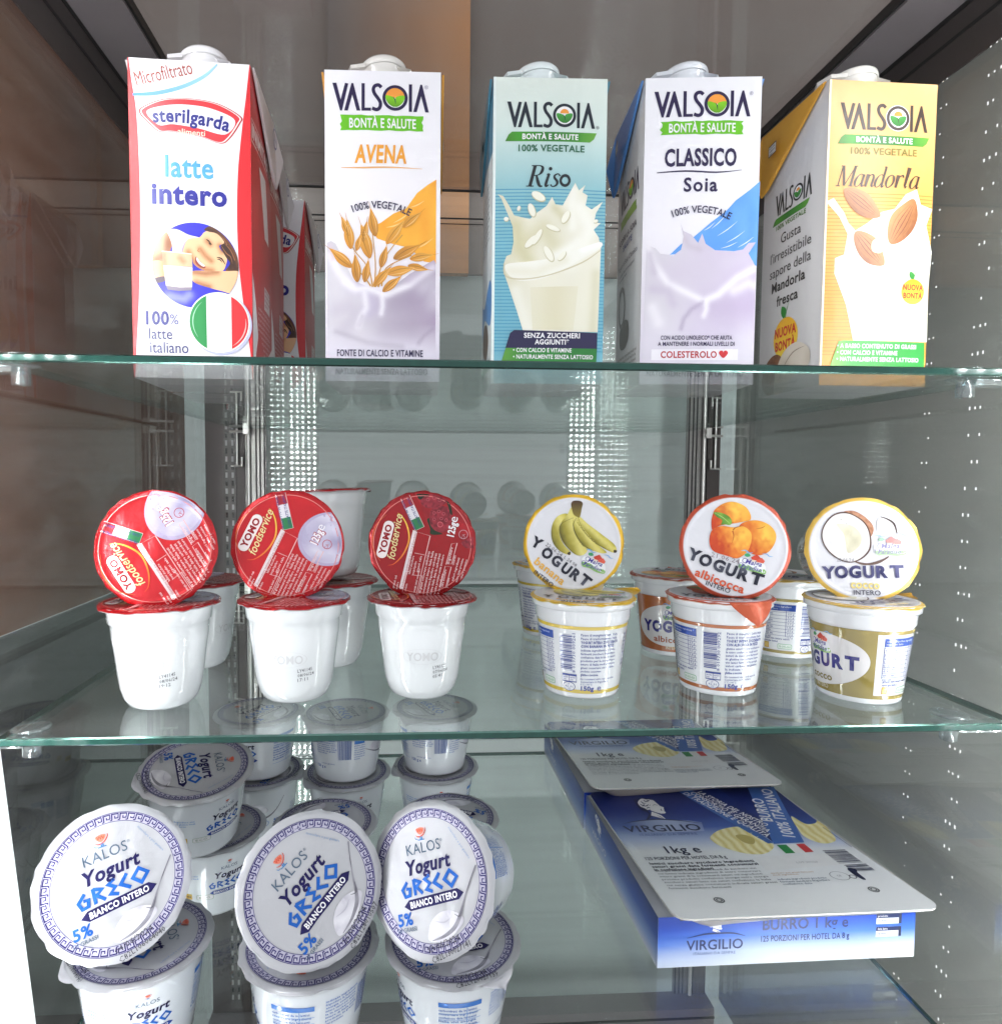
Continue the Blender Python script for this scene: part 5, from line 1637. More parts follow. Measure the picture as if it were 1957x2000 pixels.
def side_fruit(A, band, panel, name, digits, dark):
    top, bot = 40.6, 3.4
    # two thin bands all the way round
    A.rect(-88, top, 88, top + 2.0, band, 1)
    A.rect(-88, bot, 88, bot + 2.2, band, 1)
    ink = H('24388e')
    # front panel
    A.rect(-112 + 2, bot, -42, top + 2, panel, 2)
    A.poly(ell(-76, 22.5, 31, 15.2, 4, 60), H('e6e3e2'), 3)
    for i, ch in enumerate('YOGURT'):
        A.text(ch, -97 + i * 8.4, 17.2 + .4 * i, 7.2, H('26237e'), 5, w=LWD[ch] * 1.22, bold=.09)
    A.text(name, -76, 10.2, 4.0, dark, 5, w=len(name) * 3.5, bold=.04)
    A.text('INTERO', -76, 5.2, 2.2, H('e8dfc2'), 5, w=11, bold=.03)
    farm_logo(A, -76, 32, 1.0, 0, 4)
    # nutrition table
    A.rect(-38, 34, -14, 38.6, H('2f50a8'), 2)
    A.lines(-37, 36.6, 2, 20, 1.1, 1.7, H('c6d2ee'), 3, seed=3)
    for k in range(8):
        A.rect(-38, 33 - k * 2.4, -14, 33.2 - k * 2.4, ink, 2)
        A.lines(-37.4, 31.4 - k * 2.4, 1, 11 if k % 2 else 14, 1.3, 2, ink, 3, seed=40 + k)
        A.text('%d,%d g' % (k * 3 % 11, k * 7 % 10), -15, 31.4 - k * 2.4, 1.3, ink, 3, w=4.2, align='r', res=1)
    A.rect(-38, 15.8, -37.7, 34, ink, 2)
    A.rect(-20.5, 15.8, -20.2, 34, ink, 2)
    A.lines(-37, 13.4, 2, 20, 1.2, 2.0, ink, 3, seed=5, bold=.04)
    A.rrect(-20.5, 8.6, 11, 3.6, 1.0, H('6cb07a'), 2)
    A.rrect(-20.5, 8.6, 10.4, 3.0, .8, H('eef4ee'), 3)
    A.text('00-000-000', -20.5, 7.7, 1.7, H('4fa060'), 5, w=9, res=1)
    A.rect(-37, 6.6, -33, 10.8, H('d8a93a'), 2)
    A.rect(-36.4, 7.2, -33.6, 10.2, H('f0d27a'), 3)
    # bar code on its side with its number
    A.barcode(-9.5, 16.5, -1.4, 38, ink, 2, vertical=True, seed=len(name), n=32)
    A.text(digits, .6, 15.5, 1.9, ink, 3, w=23, align='l', rot=90, res=1)
    A.rect(-8.5, 9.8, 1.5, 14.6, ink, 2)
    A.rect(-8.2, 10.4, -3.7, 13.4, H('e9e9f0'), 3)
    A.rect(-3.3, 10.4, 1.2, 13.4, H('e9e9f0'), 3)
    A.lines(-7.8, 12.2, 2, 3.6, .9, 1.3, ink, 4, seed=15)
    A.lines(-2.9, 12.2, 2, 3.6, .9, 1.3, ink, 4, seed=16)
    A.poly(ell(-3.8, 7.2, 4.4, 2.7, 0, 30), ink, 2)
    A.poly(ell(-3.8, 7.2, 4.0, 2.35, 0, 30), H('eeeef2'), 3)
    A.text('IT', -3.8, 8.0, 1.1, ink, 5, res=1)
    A.text('42 01', -3.8, 6.6, 1.2, ink, 5, w=5.4, res=1)
    A.text('CE', -3.8, 5.2, 1.1, ink, 5, res=1)
    # ingredient text
    A.text('Paese di mungitura Latte Italia', 4, 37.2, 1.35, ink, 3, w=24, align='l', res=1, bold=.02)
    A.text('Paese di trasformazione Italia', 4, 35.1, 1.35, ink, 3, w=24, align='l', res=1, bold=.02)
    A.text('YOGURT INTERO ZUCCHERATO', 4, 32.8, 1.5, ink, 3, w=25, align='l', res=1, bold=.06)
    A.text('CON %s IN PEZZI' % name.upper(), 4, 30.6, 1.5, ink, 3, w=22, align='l', res=1, bold=.06)
    A.lines(4, 28.4, 7, 25, 1.25, 2.05, ink, 3, seed=len(name) + 2, bold=.03)
    A.text('glutine e nocciole.', 4, 14.0, 1.35, ink, 3, w=12, align='l', res=1, bold=.06)
    A.text('Da consumarsi entro: vedi coperchio', 4, 11.6, 1.2, ink, 3, w=25, align='l', res=1, bold=.02)
    A.text('Conservare in frigorifero', 4, 9.9, 1.2, ink, 3, w=20, align='l', res=1, bold=.02)
    A.text('0 °C e +4 °C', 4, 8.4, 1.1, ink, 3, w=8, align='l', res=1, bold=.02)
    A.text('150g', 4.4, 5.3, 2.5, H('2f3f98'), 3, w=9.0, align='l', bold=.06)
    A.text('e', 16, 5.3, 3.4, H('2f3f98'), 3, w=2.8, align='l')
    A.lines(36, 36, 9, 22, 1.25, 2.2, ink, 3, seed=31, bold=.02)


def emboss_mark(A):
    A.text('YOMO', 0, 24.4, 4.6, H('d9d9da'), 3, w=21, bold=.02)  # grey tone stands for the shading of the raised letters
    A.ring(0, 26.8, 12.8, 13.2, H('e2e2e3'), 2, n=60, ry=.34)


def stamp_date(A, rows):
    for i, st in enumerate(rows):
        A.text(st, 7.2, 19.4 - i * 2.6, 1.8, H('6a6a70'), 4, w=2.05 * len(st) * .68, align='l', rot=4, res=1, bold=.01)


# ------------------------------------------------------------------ cup bodies and lids
PROF_Y = [(.44, 0), (.50, .0005), (.565, .0020), (.625, .0055), (.675, .011), (.705, .018), (.745, .029), (.785, .038), (.815, .0462), (.845, .0470), (.862, .0535), (.875, .0548), (.955, .0553), (.96, .0566)]
PROF_M = [(.64, 0.0006), (.66, 0), (.695, .0004), (.708, .0016), (.735, .008), (.865, .0436), (.893, .0446), (.905, .0505), (.925, .0512), (.968, .0518), (.972, .0562)]
PROF_K = [(.60, .0010), (.63, 0), (.69, .0003), (.706, .0022), (.79, .024), (.868, .0462), (.885, .0475), (.905, .0508), (.965, .0515), (.97, .0534)]


def radius_fn(prof, rad):
    def f(z):
        for (r0, z0), (r1, z1) in zip(prof, prof[1:]):
            if z <= z1:
                return rad * (r0 + (r1 - r0) * max(0.0, (z - z0)) / max(1e-6, z1 - z0))
        return rad * prof[-1][0]
    return f


def lid_mesh(rad, z, base, seed, rim=None, edge=None, wav=.018, drop=.0014, tab=None, crinkle=.0004):
    """foil lid: a slightly crinkled disc, an uneven edge bent down over the rim, and perhaps a pull tab"""
    mb = MB()

    def hgt(x, y):
        n = 1.5 * (abs(vnoise(x * 62 + seed, y * 62, seed) - .5) * 2 - .5) + .8 * (vnoise(x * 130 + seed, y * 130, seed + 2) - .5) + .9 * (abs(vnoise((x + y) * 85 + seed, (x - y) * 40, seed + 5) - .5) * 2 - .5)
        rr = math.hypot(x, y) / rad
        return z + crinkle * n * (1 - min(1, rr / .9) ** 4) + .0004 * max(0.0, 1 - abs(rr - .90) / .05) - .0003
    rings = [0] + [.05 * i for i in range(1, 17)] + [.83, .86, .88, .90, .92, .94, .97, 1.0]
    n = 120
    V, F, C = [], [], []
    for i, q in enumerate(rings):
        for k in range(n):
            a = 2 * math.pi * k / n
            wob = 1 + (wav * (vnoise(k * .45, seed * 3.1, seed) - .5) * 2 if q > .95 else 0)
            ext = 1.0
            x, y = q * rad * wob * math.cos(a), q * rad * wob * math.sin(a)
            zz = hgt(x, y)
            if q > .99:
                zz -= drop * (.35 + .8 * vnoise(k * .37, seed, seed + 4))
            elif q > .96:
                zz -= drop * .25
            V.append((x, y, zz))
            r_ = q
            C.append(rim if (rim and r_ >= .93) else base)
    for i in range(len(rings) - 1):
        for k in range(n):
            k2 = (k + 1) % n
            F.append((i * n + k, i * n + k2, (i + 1) * n + k2, (i + 1) * n + k))
    mb.add(V, F, C, True)
    if edge:
        # pale torn foil edge: a narrow ring just under the lip
        o = (len(rings) - 1) * n
        E = [V[o + k] for k in range(n)] + [(V[o + k][0] * .985, V[o + k][1] * .985, V[o + k][2] - .0006) for k in range(n)]
        mb.add(E, [(k, n + k, n + (k + 1) % n, (k + 1) % n) for k in range(n)], edge, True)
    if tab:
        ang, wid, ln, dz, tcol = tab
        ca, sa = math.cos(ang), math.sin(ang)
        V, F = [], []
        m, q = 7, 6
        for i in range(m):
            t = i / (m - 1)
            for k in range(q):
                b = (k / (q - 1) - .5) * 2
                w = wid * (1 - t * t * .85)
                r0 = math.sqrt(max(0, (rad * .985) ** 2 - (b * w) ** 2)) + t * ln * (1 - .15 * b * b)
                zz = z - .0004 + dz * t ** 1.4 + .0010 * math.sin(b * 3 + seed) * t
                V.append((r0 * ca - b * w * sa, r0 * sa + b * w * ca, zz))
        for i in range(m - 1):
            for k in range(q - 1):
                F.append((i * q + k, i * q + k + 1, (i + 1) * q + k + 1, (i + 1) * q + k))
        mb.add(V, F, tcol, True)
    return mb, hgt


def pose(C, el, az, roll, h):
    """rotation and base point of a lying cup whose lid centre is C and lid faces (el, az); roll turns the lid print"""
    el, az = R(el), R(az)
    n = Vector((math.cos(el) * math.sin(az), -math.cos(el) * math.cos(az), math.sin(el)))
    u = Vector((0, 0, 1)).cross(n).normalized()
    v = n.cross(u)
    c, s = math.cos(R(roll)), math.sin(R(roll))
    x, y = u * c + v * s, v * c - u * s
    m = Matrix((x, y, n)).transposed()
    return Vector(C) - n * h, m.to_euler()


def make_cup(kind, label, loc, rot, group, lid_art, side_art, base, rim=None, edge=None, seed=1, tab=None, lid_mat=None, turn=0.0, cat='yogurt cup'):
    rad, h, prof = dict(y=(RY, HY, PROF_Y), m=(RM, HM, PROF_M), k=(RK, HK, PROF_K))[kind]
    t = thing({'y': 'red_lid_yogurt_cup', 'm': 'fruit_yogurt_cup', 'k': 'greek_yogurt_cup'}[kind], label, cat, loc, group=group, rot=rot)
    mb = MB()
    pr = [(r * rad, z) for r, z in prof]
    body = {'y': H('eef0f1'), 'm': H('edeef0'), 'k': H('e9edf1')}[kind]
    mb.lathe(pr, 96, body, close_bot=True)
    if side_art:
        A = Art(res=2.6, wrap=2.6)
        side_art(A)
        A.place(mb, side_map(radius_fn(prof, rad), R(-90) + turn))
    mb.build('cup', M['plastic'] if kind == 'y' else M['cup'], t)
    lm, hgt = lid_mesh(rad, h, base, seed, rim, edge, tab=tab, crinkle={'k': .00058, 'm': .00036, 'y': .00040}[kind])
    if lid_art:
        A = Art(res=2.2, wrap=2.2)
        lid_art(A)
        V = [(u * .001, v * .001, hgt(u * .001, v * .001) + .00016 + .00005 * l) for u, v, l in A.V]
        lm.add(V, A.F, A.C, False)
    lm.build('lid', lid_mat or M['foil'], t)
    return t


# ------------------------------------------------------------------ cartons
def make_carton(name, label, x, y, rz, front, left, right, body, flap_col, cap_col, group, cap_x=.002, ear=1.0):
    t = thing(name, label, 'drink carton', (x, y, Z1), R(rz), group)
    w, h, d = W / 1000, HC / 1000, DC / 1000
    mb = MB()
    ch = .0012                                     # soft vertical edges
    ring = [(-w / 2 + ch, 0), (w / 2 - ch, 0), (w / 2, ch), (w / 2, d - ch), (w / 2 - ch, d), (-w / 2 + ch, d), (-w / 2, d - ch), (-w / 2, ch)]
    n = len(ring)
    V = [(a, b, 0) for a, b in ring] + [(a, b, h) for a, b in ring]
    for k in range(n):
        k2 = (k + 1) % n
        mb.add([V[k], V[k2], V[n + k2], V[n + k]], [(0, 1, 2, 3)], body)
    mb.add(V[n:], [tuple(range(n))], body)
    mb.add(V[:n], [tuple(range(n))[::-1]], H('d6d4d6'))
    mb.box(-w / 2 + .004, w / 2 - .004, d / 2 - .004, d / 2 + .004, -.0001, .00001, H('c2c0c4'))
    A = Art(res=5, wrap=7)
    front(A)
    A.place(mb, plane_map((0, 0, 0), (1, 0, 0), (0, 0, 1)))
    if left:
        A = Art(res=5, wrap=7)
        left(A)
        A.place(mb, plane_map((-w / 2, d / 2, 0), (0, -1, 0), (0, 0, 1)))
    if right:
        A = Art(res=5, wrap=7)
        right(A)
        A.place(mb, plane_map((w / 2, d / 2, 0), (0, 1, 0), (0, 0, 1)))
    # top seam lying flat
    mb.box(-w / 2 + .002, w / 2 - .002, d / 2 - .001, d / 2 + .011, h + .0002, h + .0016, body)
    # filled cartons belly out a little and their walls are never quite flat
    sd = len(name) * 1.7
    out = []
    for a, b, c in mb.V:
        q = math.sin(math.pi * min(1, max(0, c / h))) ** .8
        fx, fy = max(0, 1 - (2 * a / w) ** 2), max(0, 1 - (2 * b / d - 1) ** 2)
        n = (vnoise(a * 38 + sd, c * 24, 5) - .5) * .0009 * q
        if b < d * .2:
            b -= .0016 * q * fx + n * fx
        elif b > d * .8:
            b += .0016 * q * fx
        if a > w * .49:
            a += .0016 * q * fy
        elif a < -w * .49:
            a -= .0016 * q * fy
        out.append((a, b, c))
    mb.V = out
    mb.build('carton', M['card'], t)
    for s in (-1, 1):
        # triangular ear folded down against the side wall, its tip standing off a little
        fb = MB()
        o = s * (w / 2 + .0008)
        P = [(o, .0015, h - .0005), (o + s * .0010 * ear, d, h - .0010), (o + s * .0065 * ear, d + .003, h - .022), (o + s * .0030 * ear, d - .004, h - .043), (o + s * .0020 * ear, d - .010, h - .040)]
        Q = [(a + s * .0012, b, c) for a, b, c in P]
        m = len(P)
        fb.add(P, [tuple(range(m))], flap_col)
        fb.add(Q, [tuple(range(m))[::-1]], flap_col)
        for k in range(m):
            k2 = (k + 1) % m
            fb.add([P[k], P[k2], Q[k2], Q[k]], [(0, 1, 2, 3)], flap_col)
        # recycling mark printed on the ear
        A = Art()
        if flap_col == LATTE_FLAP:
            recycle_mark(A, 0, 0, 5, H('3a4a86'))
        else:
            A.rect(-5, -3.2, 5, 3.2, H('efe9dc'), 1)
            A.stroke([(-5, -3.2), (5, -3.2), (5, 3.2), (-5, 3.2)], .5, H('5a4a3a'), 2, closed=True)
            A.lines(-4, 1.2, 3, 8, 1.0, 1.9, H('4a3f36'), 3)
        U = Vector((0, s * 1.0, -.05)) if s > 0 else Vector((0, -1, .05))
        mp = plane_map((o + s * (.0012 + .0040 * ear), d * .72, h - .0175), (s * .09, s, 0), (0, 0, 1))
        A.place(fb, lambda u, v, l: mp(u, v, l))
        fb.build('ear_flap', M['card'], t)
    cb = MB()
    cb.lathe([(.0150, 0), (.0150, .0022), (.0128, .0030), (.0126, .0105), (.0135, .0110), (.0135, .0122)], 40, cap_col)
    cb.add([(.004, -.011, .012), (.0165, -.011, .0085), (.0205, -.005, .0055), (.0205, .005, .0055), (.0165, .011, .0085), (.004, .011, .012)], [(0, 1, 2, 3, 4, 5)], cap_col, True)
    for v0, v1 in (((.0165, -.011, .0085), (.0205, -.005, .0055)), ((.0205, -.005, .0055), (.0205, .005, .0055)), ((.0205, .005, .0055), (.0165, .011, .0085))):
        cb.add([v0, v1, (v1[0] - .002, v1[1], v1[2] - .003), (v0[0] - .002, v0[1], v0[2] - .003)], [(0, 1, 2, 3)], cap_col)
    c = cb.build('cap', M['plastic'], t, (cap_x, .021, h - .0028))
    c.rotation_euler = (R(-3), R(-4), 0)
    lb = MB()
    lb.lathe([(.0138, .0122), (.0143, .0126), (.0143, .0152), (.0135, .0166), (.0095, .0175), (.0001, .0178)], 40, cap_col)
    # finger tab of the lid
    tb = [(-.010, -.0105, .0140), (-.0190, -.0085, .0146), (-.0225, 0, .0150), (-.0190, .0085, .0146), (-.010, .0105, .0140)]
    lb.add(tb + [(a, b, z - .0022) for a, b, z in tb], [(4, 3, 2, 1, 0), (5, 6, 7, 8, 9), (0, 1, 6, 5), (1, 2, 7, 6), (2, 3, 8, 7), (3, 4, 9, 8)], cap_col)
    lb.build('cap_lid', M['plastic'], c)
    return t


LATTE_FLAP = H('d6d2d3')
g_drink = 'plant drink cartons on the top shelf'
g_milk = 'whole milk cartons in a row'
milk = make_carton('milk_carton', 'red and white whole milk carton nearest the front, its tricolour disc fully in view', -.1243, .3974, 2.2, front_latte, None, right_latte, H('eae7ea'), LATTE_FLAP, H('f0eef0'), g_milk, cap_x=.004)
dup(milk, 'red and white milk carton right behind the front milk carton, only a sliver showing', (-.1285, .4700, Z1), (0, 0, R(3)))
dup(milk, 'rearmost red and white milk carton, its right half showing behind the other milk cartons', (-.1225, .5860, Z1), (0, 0, R(1)))
make_carton('oat_drink_carton', 'white oat drink carton with orange brush stroke and oat ears', -.0154, .3996, -1.4, front_avena, None, None, H('efecef'), H('e0a040'), H('f1ede6'), g_drink, cap_x=.0, ear=.12)
make_carton('rice_drink_carton', 'pale blue rice drink carton with a splashing glass of milk', .0827, .3999, -1.8, front_riso, left_riso, None, H('e4ecea'), H('4f8aa0'), H('e9f3f4'), g_drink, cap_x=-.004, ear=.12)
make_carton('soy_drink_carton', 'white soy drink carton with blue brush stroke and lilac splash', .1716, .3934, -5.3, front_classico, left_classico, None, H('eceaef'), H('5b8fd0'), H('ecf0f6'), g_drink, cap_x=-.004)
make_carton('almond_drink_carton', 'orange almond drink carton with brown almonds and yellow badge, last on the right', .2792, .3910, 1.0, front_mandorla, left_mandorla, None, H('e6e2de'), H('e0a43a'), H('f1ede6'), g_drink, cap_x=-.004)

# ------------------------------------------------------------------ red lidded cups on the middle shelf
RED, DARK_RED, FOIL = H('bc1c24'), H('97131a'), H('d8c4c6')
g_red = 'white cups with red foil lids'


def yomo(label, loc, rot, berries, seed, date, turn=0.0, rich=True):
    def side(A):
        emboss_mark(A)
        stamp_date(A, date)
    return make_cup('y', label, loc, rot, g_red, (lambda A: lid_red(A, berries)) if rich else None, side, DARK_RED if berries else RED, edge=FOIL, seed=seed, lid_mat=M['redfoil'], turn=turn)


c_plain = yomo('upright white cup under the leftmost red lid, date stamp in view', (-.1363, .3722, Z2), (0, 0, R(10)), False, 3, ['LY41145', '08/06/24', '19:12'], turn=R(-8))
yomo('white cup standing under the second tilted red lid from the left', (-.0645, .3804, Z2), (0, 0, R(-8)), False, 4, ['LY41145', '08/06/24', '17:11'], turn=R(6))
c_berry = yomo('white cup standing under the dark berry lid', (.0080, .3843, Z2), (0, 0, R(20)), True, 5, ['LY41125', '07/06/24', '05:41'], turn=R(-20))
for (C, el, az, roll, lab, b, sd) in (((-.1354, .3639, -.0400), 8.7, 5.6, 46, 'tilted cup, bright red lid with upside down white name pill, at the far left', False, 6),
                                      ((-.0690, .3842, -.0405), 7.5, 3.8, -12, 'tilted cup, red lid with pale bowl picture, second from the left', False, 7),
                                      ((.0083, .3927, -.0408), 9.1, -1.0, 0, 'tilted cup, dark red lid with raspberries picture', True, 8)):
    loc, rot = pose(C, el, az, roll, HY)
    yomo(lab, loc, rot, b, sd, ['LY41145', '08/06/24', '17:11'])
dup(c_plain, 'upright red lidded cup half hidden behind the leftmost red cups', (-.1400, .4460, Z2), (0, 0, R(80)))
dup(c_plain, 'lower cup of the upright pair behind the second red lid', (-.0520, .4470, Z2), (0, 0, R(120)))
dup(c_plain, 'red lidded cup standing highest, lid edge on above the second red lid', (-.0525, .4460, Z2 + HY + .0018), (R(2), R(4), R(170)))

# ------------------------------------------------------------------ fruit yogurts on the middle shelf
g_fruit = 'fruit yogurt cups with printed foil lids'
YEL, ORA, OLI = H('e3b52c'), H('b8472a'), H('b7a04e')
WFOIL = H('dcdbe0')
ban = lambda A: side_fruit(A, H('d8bc4a'), H('d8bc4a'), 'banana', '8 019730 009261', H('b8962a'))
alb = lambda A: side_fruit(A, H('b4642e'), H('b4642e'), 'albicocca', '8 019730 009292', H('a85428'))
coc = lambda A: side_fruit(A, H('a3904a'), H('97853f'), 'cocco', '8 019730 009285', H('8a7a3a'))
mk = lambda *a, **k: make_cup('m', *a, **k)
b0 = mk('upright banana yogurt cup with yellow bands and blue barcode', (.1034, .3873, Z2), (0, 0, R(15)), g_fruit, lid_banana, ban, WFOIL, YEL, H('d8c88a'), 11, (R(0), .011, .010, .001, H('e0b02c')), turn=R(-15) - .42)
a0 = mk('upright apricot yogurt cup with rust bands and a folded lid tab', (.1870, .3880, Z2), (0, 0, 0), g_fruit, lid_apricot, alb, WFOIL, ORA, H('d8b8a8'), 12, (R(-78), .014, .004, -.0120, H('b8502e')), turn=R(5) - .5)
k0 = mk('upright coconut yogurt cup with olive bands and a cream oval', (.2638, .3711, Z2), (0, 0, R(15)), g_fruit, lid_coconut, coc, WFOIL, H('d9b04a'), H('d8c89a'), 13, (R(-5), .010, .006, .001, H('c8983a')), turn=R(-15) + 1.22)
for (C, el, az, roll, lab, art, side, rim, sd, tab) in (
        ((.1022, .4060, -.0418), 8.4, -10.0, 0, 'tilted banana yogurt, yellow rimmed lid facing forward', lid_banana, ban, YEL, 14, (R(-72), .010, .0065, .006, H('b7a88a'))),
        ((.1895, .3753, -.0405), 8.0, -13.6, 0, 'tilted apricot yogurt, rust rimmed lid facing forward', lid_apricot, alb, ORA, 15, None),
        ((.2658, .3739, -.0421), 8.2, -17.7, 0, 'tilted coconut yogurt, bright lid facing forward at the far right', lid_coconut, coc, H('e2b952'), 16, None)):
    loc, rot = pose(C, el, az, roll, HM)
    mk(lab, loc, rot, g_fruit, art, side, WFOIL, rim, H('d8c8a8'), sd, tab)
dup(b0, 'upright banana yogurt at the back, left of the tilted banana lid', (.1150, .5300, Z2), (0, 0, R(-40)))
dup(a0, 'upright apricot yogurt at the back, rust panel showing beside the apricot cups', (.1930, .4720, Z2), (0, 0, R(158)))
dup(k0, 'upright coconut yogurt at the back, its table showing between apricot and coconut cups', (.2720, .4640, Z2), (0, 0, R(-40)))

# ------------------------------------------------------------------ greek yogurts on the bottom shelf
g_gr = 'greek yogurt cups with meander bordered lids'
GF, GE = H('bcbcc0'), H('b6b6ba')


def greek(label, loc, rot, seed, date, code, turn=0.0, tab=None):
    return make_cup('k', label, loc, rot, g_gr, lambda A: lid_greek(A, date, code), side_greek, GF, None, GE, seed, tab, lid_mat=M['silver'], turn=turn)


tabc = H('c4c3c9')
q0 = greek('upright greek yogurt cup under the leftmost tilted lid', (-.1560, .3870, Z3), (0, 0, R(-60)), 21, '04/06/2024', 'C82L106064040', turn=R(60) + .45, tab=(R(-85), .013, .0035, -.0030, tabc))
q1 = greek('upright greek yogurt cup under the middle tilted lid', (-.0573, .3806, Z3), (0, 0, R(175)), 22, '26/06/2024', 'C82L128010507', turn=R(-175) - 1.35, tab=None)
q2 = greek('upright greek yogurt cup under the right tilted lid, date on its lid', (.0268, .3795, Z3), (0, 0, R(8)), 23, '10/06/2024', 'C82L120027139', turn=R(-8) - 1.15, tab=(R(-62), .012, .005, -.0040, tabc))
for (C, el, az, roll, lab, sd, dt, cd) in (
        ((-.1623, .3668, -.2266), 22, 20, 13, 'tilted greek yogurt cup, bright lid dated 04/06/2024', 24, '04/06/2024', 'C82L106064040'),
        ((-.0529, .3590, -.2290), 18.5, 18, 40, 'tilted greek yogurt cup, lid turned steeply, dated 26/06/2024', 25, '26/06/2024', 'C82L128010507'),
        ((.0122, .3603, -.2254), 22, -35, 26, 'tilted greek yogurt cup, lid dated 13/06/2024, cup wall visible on its right', 26, '13/06/2024', 'C82L130027141')):
    loc, rot = pose(C, el, az, roll, HK)
    greek(lab, loc, rot, sd, dt, cd, turn=.5)
zs = Z3 + HK + .0012
dup(q0, 'lower greek yogurt cup of the leftmost pair in the second row', (-.1510, .5120, Z3), (0, 0, R(-50)))
loc, rot = pose((-.1522, .4779, -.2110), 78, 12, -80, HK)
greek('leaning greek yogurt cup, lid facing up, topmost behind the leftmost tilted lid', loc, rot, 27, '04/06/2024', 'C82L106064040', turn=2.1, tab=(R(-85), .012, .003, -.0015, tabc))
dup(q1, 'single greek yogurt cup in the second row behind the middle tilted lid', (-.0648, .5160, Z3), (0, 0, R(200)))
dup(q2, 'single greek yogurt cup in the second row behind the right tilted lid', (.0330, .5200, Z3), (0, 0, R(150)))
for x, y, a, b, nm in ((-.1369, .6125, 70, 60, 'left'), (-.0560, .6060, -60, -70, 'middle'), (.0265, .6160, -80, -66, 'right')):
    dup(q0, 'lower greek yogurt cup of the %s pair in the back row' % nm, (x, y, Z3), (0, 0, R(a)))
    dup(q2, 'upper greek yogurt cup of the %s pair in the back row' % nm, (x - .001, y + .001, zs), (0, 0, R(b)))


# ------------------------------------------------------------------ butter boxes on the bottom shelf
def homography(src, dst):
    Am, b = [], []
    for (x, y), (u, v) in zip(src, dst):
        Am += [[x, y, 1, 0, 0, 0, -u * x, -u * y], [0, 0, 0, x, y, 1, -v * x, -v * y]]
        b += [u, v]
    h = np.linalg.solve(np.array(Am, float), np.array(b, float))

    def f(P):
        out = []
        for x, y in P:
            w = h[6] * x + h[7] * y + 1
            out.append(((h[0] * x + h[1] * y + h[2]) / w, (h[3] * x + h[4] * y + h[5]) / w))
        return out
    return f


BW, BD, BH = 180.0, 172.0, 35.0
LW, LL = 176.0, 196.0


def poet_head(A, f, layer, line, k=1.0):
    """engraved laurelled profile looking right, a generic classical bust"""
    A.poly(cat_closed(f([(540, 270), (590, 215), (640, 203), (700, 218), (770, 222), (775, 290), (745, 330), (775, 385), (700, 415), (650, 385), (585, 355), (555, 320)]), 4), WHITE, layer)
    A.poly(f([(765, 222), (830, 230), (900, 300), (935, 340), (1005, 370), (998, 400), (1010, 430), (1000, 445), (1028, 465), (1000, 488), (930, 488), (840, 462), (750, 425), (735, 380), (760, 320), (740, 260)]), WHITE, layer)
    A.poly(f([(762, 448), (865, 488), (930, 522), (1000, 592), (905, 572), (740, 522)]), WHITE, layer)
    for P in ([(600, 250), (640, 290), (690, 285)], [(650, 225), (690, 260), (760, 245)], [(570, 300), (620, 330), (660, 310)], [(640, 345), (690, 340), (730, 310)], [(680, 390), (720, 370), (750, 385)], [(610, 350), (640, 330), (660, 350)], [(705, 230), (730, 240), (765, 235)]):
        A.stroke(f(P), [.3 * k, 1.3 * k, .3 * k], line, layer + 1, smooth=3)
    for P in ([(800, 335), (850, 318), (900, 338)], [(950, 395), (945, 420), (962, 442)], [(850, 520), (910, 550), (960, 588)], [(985, 432), (1005, 436), (1010, 434)]):
        A.stroke(f(P), [.2 * k, .8 * k, .2 * k], line, layer + 1, smooth=3)


